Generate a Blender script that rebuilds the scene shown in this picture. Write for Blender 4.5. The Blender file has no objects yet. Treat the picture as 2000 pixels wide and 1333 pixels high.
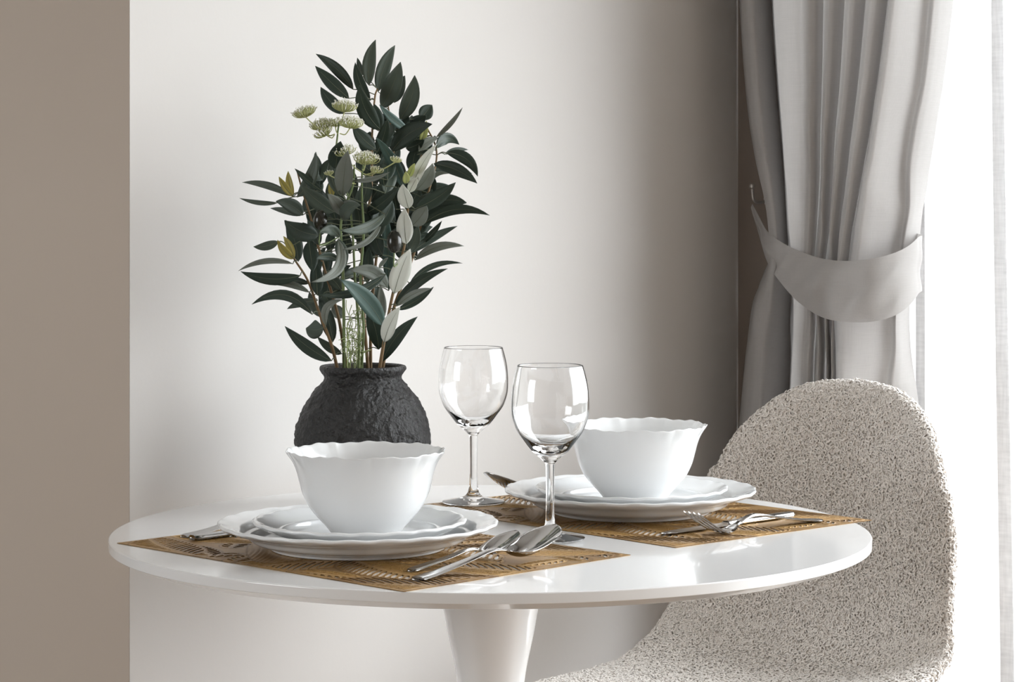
import bpy, math, random
import numpy as np
from mathutils import noise as mnoise, Vector

random.seed(7)
rng = np.random.default_rng(7)
scene = bpy.context.scene
COL = scene.collection

# ------------------------------------------------------------------ frame of the room
# Room axes: table centre at the origin, +y runs to the window wall, -x to the back wall.
YAW = 0.74
CA, SA = math.cos(YAW), math.sin(YAW)
CX, CY = -0.0225, 2.534            # table centre seen from the camera (right, forward)
F_PX, Y_HOR = 4667.0, 383.7
TZ = 0.74                          # table height
CAM_Z = TZ + 0.3546
WALL_X = -0.44                     # back wall plane
WALL_Y = 1.018                     # window wall plane
EDGE_Y = -0.133                    # free end of the back wall


def room(X, Y):
    """right / forward distances from the camera -> room x, y"""
    dx, dy = X - CX, Y - CY
    return np.array([dx * CA - dy * SA, dx * SA + dy * CA])


def at(px, py, Y):
    """a point measured in the photograph at the forward distance Y -> room point"""
    X = (px - 1000.0) * Y / F_PX
    x, y = room(X, Y)
    return np.array([x, y, CAM_Z - (py - Y_HOR) * Y / F_PX])


def on_window(px, py, yplane):
    """point at room depth yplane along the window wall"""
    r = (px - 1000.0) / F_PX
    # X = x*CA + y*SA + CX ; Y = -x*SA + y*CA + CY
    x = (r * (yplane * CA + CY) - CX - yplane * SA) / (CA + r * SA)
    Y = -x * SA + yplane * CA + CY
    return np.array([x, yplane, CAM_Z - (py - Y_HOR) * Y / F_PX])


# ------------------------------------------------------------------ camera, sky, light, exposure
cam_d = bpy.data.cameras.new('camera')
cam = bpy.data.objects.new('camera', cam_d)
COL.objects.link(cam)
cxy = room(0.0, 0.0)
cam.location = (cxy[0], cxy[1], CAM_Z)
cam.rotation_euler = (math.pi / 2, 0, YAW)
cam_d.sensor_width = 36.0
cam_d.lens = F_PX / 2000.0 * 36.0
cam_d.shift_y = -(666.5 - Y_HOR) / 2000.0
cam_d.clip_start = 0.02
cam_d.clip_end = 60
scene.camera = cam

SKY = 9.0
world = bpy.data.worlds.new('overcast_sky')
scene.world = world
world.use_nodes = True
wb = world.node_tree.nodes['Background']
wb.inputs['Color'].default_value = (0.93, 0.97, 1.0, 1)
wb.inputs['Strength'].default_value = SKY

# glazed door in the window wall, and an added, unseen window behind the camera for fill light: (x0, x1, z0, z1, plane y, outward sign)
ROOM_Y0 = -4.0
WT = 0.26
WINDOWS = ((-0.23, 3.05, 0.20, 2.40, WALL_Y, 1), (-2.30, -0.40, 0.75, 2.35, ROOM_Y0, -1))
for wx0, wx1, wz0, wz1, wy, sg in WINDOWS:
    pl = bpy.data.lights.new('window_portal', 'AREA')
    pl.shape = 'RECTANGLE'
    pl.size = wx1 - wx0
    pl.size_y = wz1 - wz0
    pl.cycles.is_portal = True
    po = bpy.data.objects.new('window_portal', pl)
    COL.objects.link(po)
    po.location = ((wx0 + wx1) / 2, wy + sg * (WT - 0.005), (wz0 + wz1) / 2)
    po.rotation_euler = (-sg * math.pi / 2, 0, 0)

vs = scene.view_settings
vs.view_transform = 'Standard'
vs.look = 'None'
vs.gamma = 1.0
vs.use_curve_mapping = False
vs.exposure = 0.08
scene.cycles.max_bounces = 16
scene.cycles.transparent_max_bounces = 16
scene.cycles.transmission_bounces = 14
scene.cycles.diffuse_bounces = 5


# ------------------------------------------------------------------ helpers
def tag(o, label=None, cat=None, group=None, kind=None):
    if label: o['label'] = label
    if cat: o['category'] = cat
    if group: o['group'] = group
    if kind: o['kind'] = kind
    return o


def empty(name, loc, label, cat, group=None):
    o = bpy.data.objects.new(name, None)
    o.empty_display_size = 0.05
    COL.objects.link(o)
    o.location = tuple(float(c) for c in loc)
    return tag(o, label, cat, group)


def mk(name, verts, faces, mat, parent=None, smooth=True, origin=None):
    """mesh object from room coordinates"""
    v = np.asarray(verts, dtype=float).reshape(-1, 3)
    if parent is not None:
        off = np.array(parent_loc(parent))
    elif origin is not None:
        off = np.array(origin, float)
    else:
        off = np.zeros(3)
    me = bpy.data.meshes.new(name)
    me.from_pydata((v - off).tolist(), [], faces if isinstance(faces, list) else faces.tolist())
    me.update()
    if smooth:
        me.polygons.foreach_set('use_smooth', [True] * len(me.polygons))
    o = bpy.data.objects.new(name, me)
    COL.objects.link(o)
    if isinstance(mat, (list, tuple)):
        for m in mat: me.materials.append(m)
    elif mat is not None:
        me.materials.append(mat)
    if parent is not None:
        o.parent = parent
    elif origin is not None:
        o.location = tuple(off)
    return o


def parent_loc(p):
    l = np.zeros(3)
    while p is not None:
        l += np.array(p.location)
        p = p.parent
    return l


def grid_faces(nu, nv, close_u=False, close_v=False, off=0):
    """vertex (i, j) = i * nv + j"""
    i = np.arange(nu if close_u else nu - 1)
    j = np.arange(nv if close_v else nv - 1)
    I, J = np.meshgrid(i, j, indexing='ij')
    I2, J2 = (I + 1) % nu, (J + 1) % nv
    return np.stack([I * nv + J, I2 * nv + J, I2 * nv + J2, I * nv + J2], -1).reshape(-1, 4) + off


def box(x0, x1, y0, y1, z0, z1):
    v = [(x, y, z) for x in (x0, x1) for y in (y0, y1) for z in (z0, z1)]
    f = [(0, 1, 3, 2), (4, 6, 7, 5), (0, 4, 5, 1), (2, 3, 7, 6), (0, 2, 6, 4), (1, 5, 7, 3)]
    return np.array(v, float), f


def lathe(profile, n=96, centre=(0, 0, 0), rmod=None, zmod=None):
    """closed revolution of (r, z) points; rmod/zmod(theta, r, z) give per-vertex offsets"""
    pr = np.array(profile, float)
    th = np.linspace(0, 2 * np.pi, n, endpoint=False)
    T, R = np.meshgrid(th, pr[:, 0], indexing='ij')
    Z = np.broadcast_to(pr[:, 1], T.shape).copy()
    R = R.copy()
    if rmod is not None:
        R2 = R + rmod(T, R, Z)
        if zmod is not None: Z = Z + zmod(T, R, Z)
        R = R2
    v = np.stack([R * np.cos(T) + centre[0], R * np.sin(T) + centre[1], Z + centre[2]], -1)
    return v.reshape(-1, 3), grid_faces(n, len(pr), close_u=True)


def smooth_poly(pts, n=8):
    """Catmull-Rom through the points"""
    p = np.array(pts, float)
    q = np.vstack([2 * p[0] - p[1], p, 2 * p[-1] - p[-2]])
    out = []
    t = np.linspace(0, 1, n, endpoint=False)[:, None]
    for i in range(1, len(q) - 2):
        a, b, c, d = q[i - 1], q[i], q[i + 1], q[i + 2]
        out.append(0.5 * (2 * b + (c - a) * t + (2 * a - 5 * b + 4 * c - d) * t ** 2 + (3 * b - a - 3 * c + d) * t ** 3))
    out.append(p[-1:])
    return np.vstack(out)


def tube(path, rad, n=6, cap=True):
    p = np.array(path, float)
    m = len(p)
    rad = np.broadcast_to(np.array(rad, float), (m,))
    tan = np.gradient(p, axis=0)
    tan /= np.linalg.norm(tan, axis=1)[:, None] + 1e-12
    up = np.array([0, 0, 1.0]) if abs(tan[0, 2]) < 0.9 else np.array([1.0, 0, 0])
    N = []
    nrm = np.cross(tan[0], up); nrm /= np.linalg.norm(nrm)
    for i in range(m):
        nrm = nrm - tan[i] * (nrm @ tan[i]); nrm /= np.linalg.norm(nrm) + 1e-12
        N.append(nrm.copy())
    N = np.array(N); B = np.cross(tan, N)
    a = np.linspace(0, 2 * np.pi, n, endpoint=False)
    v = p[:, None, :] + rad[:, None, None] * (np.cos(a)[None, :, None] * N[:, None, :] + np.sin(a)[None, :, None] * B[:, None, :])
    v = v.reshape(-1, 3)
    f = grid_faces(m, n, close_v=True).tolist()
    if cap:
        f.append(list(range(n - 1, -1, -1)))
        f.append(list(range((m - 1) * n, m * n)))
    return v, f


class Bag:
    def __init__(s): s.v, s.f, s.n = [], [], 0
    def add(s, v, f):
        v = np.asarray(v, float).reshape(-1, 3)
        s.v.append(v)
        s.f += [[int(i) + s.n for i in q] for q in f]
        s.n += len(v)
    def arr(s): return np.vstack(s.v)


# ------------------------------------------------------------------ materials
def mat_new(name):
    m = bpy.data.materials.new(name)
    m.use_nodes = True
    nt = m.node_tree
    return m, nt, nt.nodes['Principled BSDF']


def principled(name, col, rough=0.5, metal=0.0, noise=None, bump=None, coat=0.0, spec=0.5, sss=None, sheen=0.0):
    """noise = (scale, col2, detail); bump = (scale, strength, distance)"""
    m, nt, b = mat_new(name)
    b.inputs['Base Color'].default_value = (*col, 1)
    b.inputs['Roughness'].default_value = rough
    b.inputs['Metallic'].default_value = metal
    b.inputs['Coat Weight'].default_value = coat
    b.inputs['Coat Roughness'].default_value = 0.06
    b.inputs['Specular IOR Level'].default_value = spec
    b.inputs['Sheen Weight'].default_value = sheen
    tc = nt.nodes.new('ShaderNodeTexCoord')
    if noise:
        n = nt.nodes.new('ShaderNodeTexNoise')
        n.inputs['Scale'].default_value = noise[0]
        n.inputs['Detail'].default_value = noise[2] if len(noise) > 2 else 4
        nt.links.new(tc.outputs['Object'], n.inputs['Vector'])
        mx = nt.nodes.new('ShaderNodeMix'); mx.data_type = 'RGBA'
        mx.inputs['A'].default_value = (*col, 1)
        mx.inputs['B'].default_value = (*noise[1], 1)
        nt.links.new(n.outputs['Fac'], mx.inputs['Factor'])
        nt.links.new(mx.outputs['Result'], b.inputs['Base Color'])
    if bump:
        n2 = nt.nodes.new('ShaderNodeTexNoise')
        n2.inputs['Scale'].default_value = bump[0]
        n2.inputs['Detail'].default_value = 5
        nt.links.new(tc.outputs['Object'], n2.inputs['Vector'])
        bp = nt.nodes.new('ShaderNodeBump')
        bp.inputs['Strength'].default_value = bump[1]
        bp.inputs['Distance'].default_value = bump[2]
        nt.links.new(n2.outputs['Fac'], bp.inputs['Height'])
        nt.links.new(bp.outputs['Normal'], b.inputs['Normal'])
    return m


M = {}
M['wall'] = principled('warm_white_paint', (0.62, 0.60, 0.58), 0.85, noise=(3.0, (0.60, 0.58, 0.56), 3), bump=(160, 0.05, 0.002))
M['taupe'] = principled('taupe_paint', (0.50, 0.43, 0.365), 0.85, noise=(2.0, (0.47, 0.40, 0.34), 3), bump=(160, 0.05, 0.002))  # shade on wall_left put into the colour; also dims bounce off unseen walls
M['brown'] = principled('umber_paint', (0.24, 0.20, 0.175), 0.85, noise=(2.0, (0.22, 0.185, 0.16), 3), bump=(160, 0.05, 0.002))  # corner shade on the window wall, put into its base colour
M['ceiling'] = principled('ceiling_paint', (0.82, 0.81, 0.79), 0.9, noise=(3.0, (0.80, 0.79, 0.77), 3))
M['floor'] = principled('oak_floor', (0.26, 0.19, 0.13), 0.45, noise=(9, (0.20, 0.14, 0.095), 6))
M['paving'] = principled('pale_paving', (0.22, 0.22, 0.21), 0.9, noise=(4, (0.18, 0.18, 0.17), 4))
M['frame'] = principled('white_window_frame', (0.8, 0.8, 0.8), 0.4, noise=(5, (0.78, 0.78, 0.78), 2))
M['lacquer'] = principled('white_lacquer', (0.82, 0.82, 0.82), 0.20, coat=0.6, noise=(6, (0.805, 0.805, 0.805), 2))
M['porcelain'] = principled('white_porcelain', (0.765, 0.775, 0.78), 0.12, coat=0.3, noise=(14, (0.75, 0.76, 0.765), 2))
M['steel'] = principled('polished_steel', (0.50, 0.49, 0.48), 0.10, metal=1.0, noise=(40, (0.44, 0.43, 0.42), 3))
M['leg'] = principled('black_metal', (0.03, 0.03, 0.03), 0.4, metal=0.6, noise=(20, (0.04, 0.04, 0.04), 2))
M['hook'] = principled('satin_nickel', (0.55, 0.52, 0.50), 0.3, metal=0.8, noise=(20, (0.5, 0.48, 0.46), 2))
M['clay'] = principled('black_rough_clay', (0.008, 0.008, 0.008), 0.52, noise=(60, (0.024, 0.0235, 0.0235), 6), bump=(230, 1.0, 0.004))
M['soil'] = principled('dark_filler', (0.02, 0.018, 0.015), 0.95, noise=(80, (0.035, 0.03, 0.025), 4))


def leaf_mat(name, c1, c2, rough=0.5):
    m = principled(name, c1, rough, noise=(45, c2, 4), bump=(260, 0.15, 0.001), spec=0.35)
    nt = m.node_tree
    b = nt.nodes['Principled BSDF']
    out = nt.nodes['Material Output']
    tr = nt.nodes.new('ShaderNodeBsdfTranslucent')
    tr.inputs['Color'].default_value = (*[min(1, c * 1.2) for c in c2], 1)
    mx = nt.nodes.new('ShaderNodeMixShader')
    mx.inputs['Fac'].default_value = 0.12
    nt.links.new(b.outputs[0], mx.inputs[1])
    nt.links.new(tr.outputs[0], mx.inputs[2])
    nt.links.new(mx.outputs[0], out.inputs['Surface'])
    return m


M['leaf_dark'] = leaf_mat('leaf_dark_green', (0.028, 0.044, 0.033), (0.042, 0.062, 0.046))
M['leaf_mid'] = leaf_mat('leaf_grey_green', (0.058, 0.078, 0.060), (0.085, 0.108, 0.084))
M['leaf_pale'] = leaf_mat('leaf_pale_underside', (0.15, 0.17, 0.145), (0.22, 0.24, 0.21))
M['leaf_white'] = leaf_mat('leaf_silver_underside', (0.62, 0.64, 0.58), (0.72, 0.74, 0.68))
M['leaf_teal'] = leaf_mat('leaf_teal_green', (0.055, 0.098, 0.085), (0.075, 0.122, 0.105))
M['leaf_yellow'] = leaf_mat('leaf_yellow_bud', (0.30, 0.24, 0.05), (0.40, 0.36, 0.10))
M['leaf_lime'] = leaf_mat('leaf_lime_bud', (0.40, 0.46, 0.14), (0.52, 0.55, 0.22))
M['rib'] = principled('pale_midrib', (0.10, 0.12, 0.075), 0.6, noise=(60, (0.14, 0.155, 0.10), 2))
M['stem_brown'] = principled('brown_stem', (0.13, 0.085, 0.04), 0.7, noise=(60, (0.20, 0.12, 0.05), 4))
M['stem_green'] = principled('green_stem', (0.12, 0.17, 0.06), 0.6, noise=(60, (0.17, 0.22, 0.09), 4))
M['olive'] = principled('black_olive', (0.008, 0.008, 0.008), 0.22, noise=(30, (0.022, 0.022, 0.012), 2))
M['umbel'] = principled('yellow_green_pedicel', (0.40, 0.42, 0.18), 0.6, noise=(80, (0.50, 0.52, 0.26), 2))
M['floret'] = principled('cream_floret', (0.80, 0.79, 0.68), 0.6, noise=(80, (0.86, 0.86, 0.78), 2))
M['tendril'] = principled('fine_green_tendril', (0.26, 0.32, 0.12), 0.6, noise=(80, (0.33, 0.38, 0.17), 2))


def gold_mat():
    m, nt, b = mat_new('gold_vinyl')
    tc = nt.nodes.new('ShaderNodeTexCoord')
    mp = nt.nodes.new('ShaderNodeMapping')
    mp.inputs['Scale'].default_value = (30, 260, 30)
    n = nt.nodes.new('ShaderNodeTexNoise'); n.inputs['Scale'].default_value = 1.0; n.inputs['Detail'].default_value = 4
    n2 = nt.nodes.new('ShaderNodeTexNoise'); n2.inputs['Scale'].default_value = 14; n2.inputs['Detail'].default_value = 3
    nt.links.new(tc.outputs['Object'], mp.inputs['Vector'])
    nt.links.new(mp.outputs['Vector'], n.inputs['Vector'])
    nt.links.new(tc.outputs['Object'], n2.inputs['Vector'])
    cr = nt.nodes.new('ShaderNodeValToRGB')
    cr.color_ramp.elements[0].position = 0.22; cr.color_ramp.elements[0].color = (0.155, 0.075, 0.022, 1)
    cr.color_ramp.elements[1].position = 0.80; cr.color_ramp.elements[1].color = (0.56, 0.345, 0.125, 1)
    tn = nt.nodes.new('ShaderNodeAttribute'); tn.attribute_name = 'tone'
    ad = nt.nodes.new('ShaderNodeMath'); ad.operation = 'MULTIPLY_ADD'
    ad.inputs[1].default_value = 0.5
    nt.links.new(n.outputs['Fac'], ad.inputs[0])
    ml = nt.nodes.new('ShaderNodeMath'); ml.operation = 'MULTIPLY'; ml.inputs[1].default_value = 0.5
    nt.links.new(n2.outputs['Fac'], ml.inputs[0])
    nt.links.new(ml.outputs[0], ad.inputs[2])
    a2 = nt.nodes.new('ShaderNodeMath'); a2.operation = 'MULTIPLY_ADD'; a2.inputs[1].default_value = 0.55
    h2 = nt.nodes.new('ShaderNodeMath'); h2.operation = 'MULTIPLY'; h2.inputs[1].default_value = 0.5
    nt.links.new(ad.outputs[0], h2.inputs[0])
    nt.links.new(tn.outputs['Fac'], a2.inputs[0]); nt.links.new(h2.outputs[0], a2.inputs[2])
    nt.links.new(a2.outputs[0], cr.inputs['Fac'])
    nt.links.new(cr.outputs['Color'], b.inputs['Base Color'])
    b.inputs['Metallic'].default_value = 0.55
    b.inputs['Roughness'].default_value = 0.40
    bp = nt.nodes.new('ShaderNodeBump'); bp.inputs['Strength'].default_value = 0.25; bp.inputs['Distance'].default_value = 0.0006
    nt.links.new(n.outputs['Fac'], bp.inputs['Height'])
    nt.links.new(bp.outputs['Normal'], b.inputs['Normal'])
    return m


M['gold'] = gold_mat()


def glass_mat():
    m, nt, b = mat_new('clear_glass')
    b.inputs['Base Color'].default_value = (1, 1, 1, 1)
    b.inputs['Roughness'].default_value = 0.0
    b.inputs['IOR'].default_value = 1.48
    b.inputs['Transmission Weight'].default_value = 1.0
    return m


M['glass'] = glass_mat()


def cloth_mat(name, col, col2, transl, weave=900, transp=0.0, streak=True):
    m, nt, b = mat_new(name)
    out = nt.nodes['Material Output']
    tc = nt.nodes.new('ShaderNodeTexCoord')
    mp = nt.nodes.new('ShaderNodeMapping'); mp.inputs['Scale'].default_value = (weave, weave, 25)
    n = nt.nodes.new('ShaderNodeTexNoise'); n.inputs['Scale'].default_value = 1.0; n.inputs['Detail'].default_value = 2
    mp2 = nt.nodes.new('ShaderNodeMapping'); mp2.inputs['Scale'].default_value = (40, 40, weave)
    n2 = nt.nodes.new('ShaderNodeTexNoise'); n2.inputs['Scale'].default_value = 1.0; n2.inputs['Detail'].default_value = 2
    for a, c in ((mp, n), (mp2, n2)):
        nt.links.new(tc.outputs['Object'], a.inputs['Vector'])
        nt.links.new(a.outputs['Vector'], c.inputs['Vector'])
    ad = nt.nodes.new('ShaderNodeMath'); ad.operation = 'ADD'
    nt.links.new(n.outputs['Fac'], ad.inputs[0]); nt.links.new(n2.outputs['Fac'], ad.inputs[1])
    hf = nt.nodes.new('ShaderNodeMath'); hf.operation = 'MULTIPLY'; hf.inputs[1].default_value = 0.5
    nt.links.new(ad.outputs[0], hf.inputs[0])
    mx = nt.nodes.new('ShaderNodeMix'); mx.data_type = 'RGBA'
    mx.inputs['A'].default_value = (*col, 1); mx.inputs['B'].default_value = (*col2, 1)
    nt.links.new(hf.outputs[0], mx.inputs['Factor'])
    nt.links.new(mx.outputs['Result'], b.inputs['Base Color'])
    b.inputs['Roughness'].default_value = 0.75
    b.inputs['Specular IOR Level'].default_value = 0.2
    b.inputs['Sheen Weight'].default_value = 0.15
    bp = nt.nodes.new('ShaderNodeBump'); bp.inputs['Strength'].default_value = 0.25; bp.inputs['Distance'].default_value = 0.0006
    nt.links.new(hf.outputs[0], bp.inputs['Height'])
    nt.links.new(bp.outputs['Normal'], b.inputs['Normal'])
    tr = nt.nodes.new('ShaderNodeBsdfTranslucent')
    nt.links.new(mx.outputs['Result'], tr.inputs['Color'])
    ms = nt.nodes.new('ShaderNodeMixShader'); ms.inputs['Fac'].default_value = transl
    nt.links.new(b.outputs[0], ms.inputs[1]); nt.links.new(tr.outputs[0], ms.inputs[2])
    last = ms
    if transp:
        tp = nt.nodes.new('ShaderNodeBsdfTransparent')
        m2 = nt.nodes.new('ShaderNodeMixShader'); m2.inputs['Fac'].default_value = transp
        nt.links.new(ms.outputs[0], m2.inputs[1]); nt.links.new(tp.outputs[0], m2.inputs[2])
        last = m2
    nt.links.new(last.outputs[0], out.inputs['Surface'])
    return m


M['drape'] = cloth_mat('grey_linen', (0.39, 0.372, 0.36), (0.48, 0.462, 0.45), 0.28)
M['sheer'] = cloth_mat('white_voile', (0.90, 0.90, 0.90), (0.97, 0.97, 0.97), 0.5, transp=0.55)
M['selvedge'] = cloth_mat('voile_selvedge', (0.45, 0.45, 0.46), (0.88, 0.88, 0.89), 0.09, weave=260, transp=0.02)


def boucle_mat(name, c1, c2):
    m = principled(name, c1, 0.95, noise=(160, c2, 3), spec=0.15, sheen=0.3)
    return m


M['boucle'] = boucle_mat('boucle_base', (0.56, 0.51, 0.465), (0.64, 0.59, 0.54))  # darker than the loops: shade in the gaps is put into the colour
M['pile'] = boucle_mat('boucle_loops', (0.80, 0.75, 0.70), (0.88, 0.84, 0.80))

# ------------------------------------------------------------------ the room
X_R, Y_F, X_L, Z_C = 3.2, ROOM_Y0, -3.6, 2.55
T = 0.15
s = lambda name, b, m: tag(mk(name, *b, m, smooth=False), kind='structure')
s('floor', box(X_L - T, X_R + T, Y_F - WT, WALL_Y + WT, -0.1, 0.0), M['floor'])
s('ceiling', box(X_L - T, X_R + T, Y_F - WT, WALL_Y + WT, Z_C, Z_C + 0.1), M['ceiling'])
s('wall_back', box(WALL_X - 0.2, WALL_X, EDGE_Y, WALL_Y + WT, 0, Z_C), M['wall'])
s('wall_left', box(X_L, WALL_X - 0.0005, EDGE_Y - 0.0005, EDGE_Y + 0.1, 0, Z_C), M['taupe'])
s('wall_side', box(X_L - T, X_L, Y_F, EDGE_Y + 0.2, 0, Z_C), M['wall'])
s('wall_right', box(X_R, X_R + T, Y_F, WALL_Y + WT, 0, Z_C), M['taupe'])
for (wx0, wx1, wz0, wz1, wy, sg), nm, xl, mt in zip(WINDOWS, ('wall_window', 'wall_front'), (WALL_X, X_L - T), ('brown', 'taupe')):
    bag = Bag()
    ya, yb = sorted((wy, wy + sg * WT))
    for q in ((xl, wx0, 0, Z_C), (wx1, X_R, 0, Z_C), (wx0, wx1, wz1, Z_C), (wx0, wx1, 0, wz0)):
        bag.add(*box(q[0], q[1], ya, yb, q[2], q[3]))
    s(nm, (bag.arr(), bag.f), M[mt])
s('ground', box(-14, 14, -18, 16, -0.35, -0.2), M['paving'])

def pane_mat():
    m, nt, b = mat_new('window_pane')
    out = nt.nodes['Material Output']
    tp = nt.nodes.new('ShaderNodeBsdfTransparent'); gl = nt.nodes.new('ShaderNodeBsdfGlossy')
    gl.inputs['Roughness'].default_value = 0.0
    fr = nt.nodes.new('ShaderNodeFresnel'); fr.inputs['IOR'].default_value = 1.3
    mx = nt.nodes.new('ShaderNodeMixShader')
    nt.links.new(fr.outputs[0], mx.inputs['Fac'])
    nt.links.new(tp.outputs[0], mx.inputs[1]); nt.links.new(gl.outputs[0], mx.inputs[2])
    nt.links.new(mx.outputs[0], out.inputs['Surface'])
    return m


M['pane'] = pane_mat()
for wi, (wx0, wx1, wz0, wz1, wy, sg) in enumerate(WINDOWS):          # white boards lining the deep reveals
    ya, yb = sorted((wy + sg * 0.002, wy + sg * WT))
    bag = Bag()
    for q in ((wx0, wx0 + 0.006, wz0, wz1), (wx1 - 0.006, wx1, wz0, wz1), (wx0, wx1, wz1 - 0.006, wz1), (wx0, wx1, wz0, wz0 + 0.006)):
        bag.add(*box(q[0], q[1], ya, yb, q[2], q[3]))
    s('trim_%d' % (wi + 1), (bag.arr(), bag.f), M['frame'])
fw = 0.045
for wi, (wx0, wx1, wz0, wz1, wy, sg) in enumerate(WINDOWS):
    w = tag(bpy.data.objects.new('window_%d' % (wi + 1), None), kind='structure')  # the second one is the unseen window added for fill
    COL.objects.link(w)
    w.location = ((wx0 + wx1) / 2, wy + sg * (WT - 0.04), wz0)
    fy0, fy1 = sorted((wy + sg * (WT - 0.06), wy + sg * (WT - 0.025)))
    mk('window_frame', *box(wx0, wx0 + fw, fy0, fy1, wz0, wz1), M['frame'], w, False)
    mk('window_frame', *box(wx1 - fw, wx1, fy0, fy1, wz0, wz1), M['frame'], w, False)
    mk('window_frame', *box(wx0 + fw, wx1 - fw, fy0, fy1, wz1 - fw, wz1), M['frame'], w, False)
    mk('window_frame', *box(wx0 + fw, wx1 - fw, fy0, fy1, wz0, wz0 + fw), M['frame'], w, False)
    yp = wy + sg * (WT - 0.04)
    mk('window_pane', [(wx0 + fw, yp, wz0 + fw), (wx1 - fw, yp, wz0 + fw), (wx1 - fw, yp, wz1 - fw), (wx0 + fw, yp, wz1 - fw)],
       [(0, 1, 2, 3)], M['pane'], w, False)

# ------------------------------------------------------------------ table
tb = empty('round_table', (0, 0, 0), 'round white pedestal table with a glossy top set for two', 'table')
R_T = 0.40
prof = [(0.0, TZ), (0.2, TZ), (0.398, TZ), (0.3990, TZ), (0.3997, TZ - 0.0003), (0.400, TZ - 0.0010), (0.400, TZ - 0.0015), (0.400, TZ - 0.0094), (0.400, TZ - 0.0097), (0.3997, TZ - 0.0100),
        (0.3993, TZ - 0.0102), (0.3830, TZ - 0.0170), (0.3822, TZ - 0.0174), (0.381, TZ - 0.0179), (0.379, TZ - 0.018), (0.377, TZ - 0.018), (0.2, TZ - 0.018), (0.0, TZ - 0.018)]
o = mk('tabletop', *lathe(prof, 256), M['lacquer'], tb)
col_pts = smooth_poly([(0.085, 0.722), (0.072, 0.712), (0.060, 0.695), (0.052, 0.665), (0.0455, 0.63), (0.0365, 0.585), (0.030, 0.52), (0.0265, 0.43),
                       (0.0275, 0.30), (0.032, 0.18), (0.043, 0.10), (0.07, 0.05)], 6)
mk('pedestal_column', *lathe([(0, 0.722)] + col_pts.tolist(), 96), M['lacquer'], tb)
base_pts = smooth_poly([(0.07, 0.05), (0.12, 0.027), (0.19, 0.014), (0.245, 0.0075), (0.25, 0.004), (0.248, 0.0)], 5)
mk('pedestal_base', *lathe(base_pts.tolist() + [(0, 0.0)], 128), M['lacquer'], tb)


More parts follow.
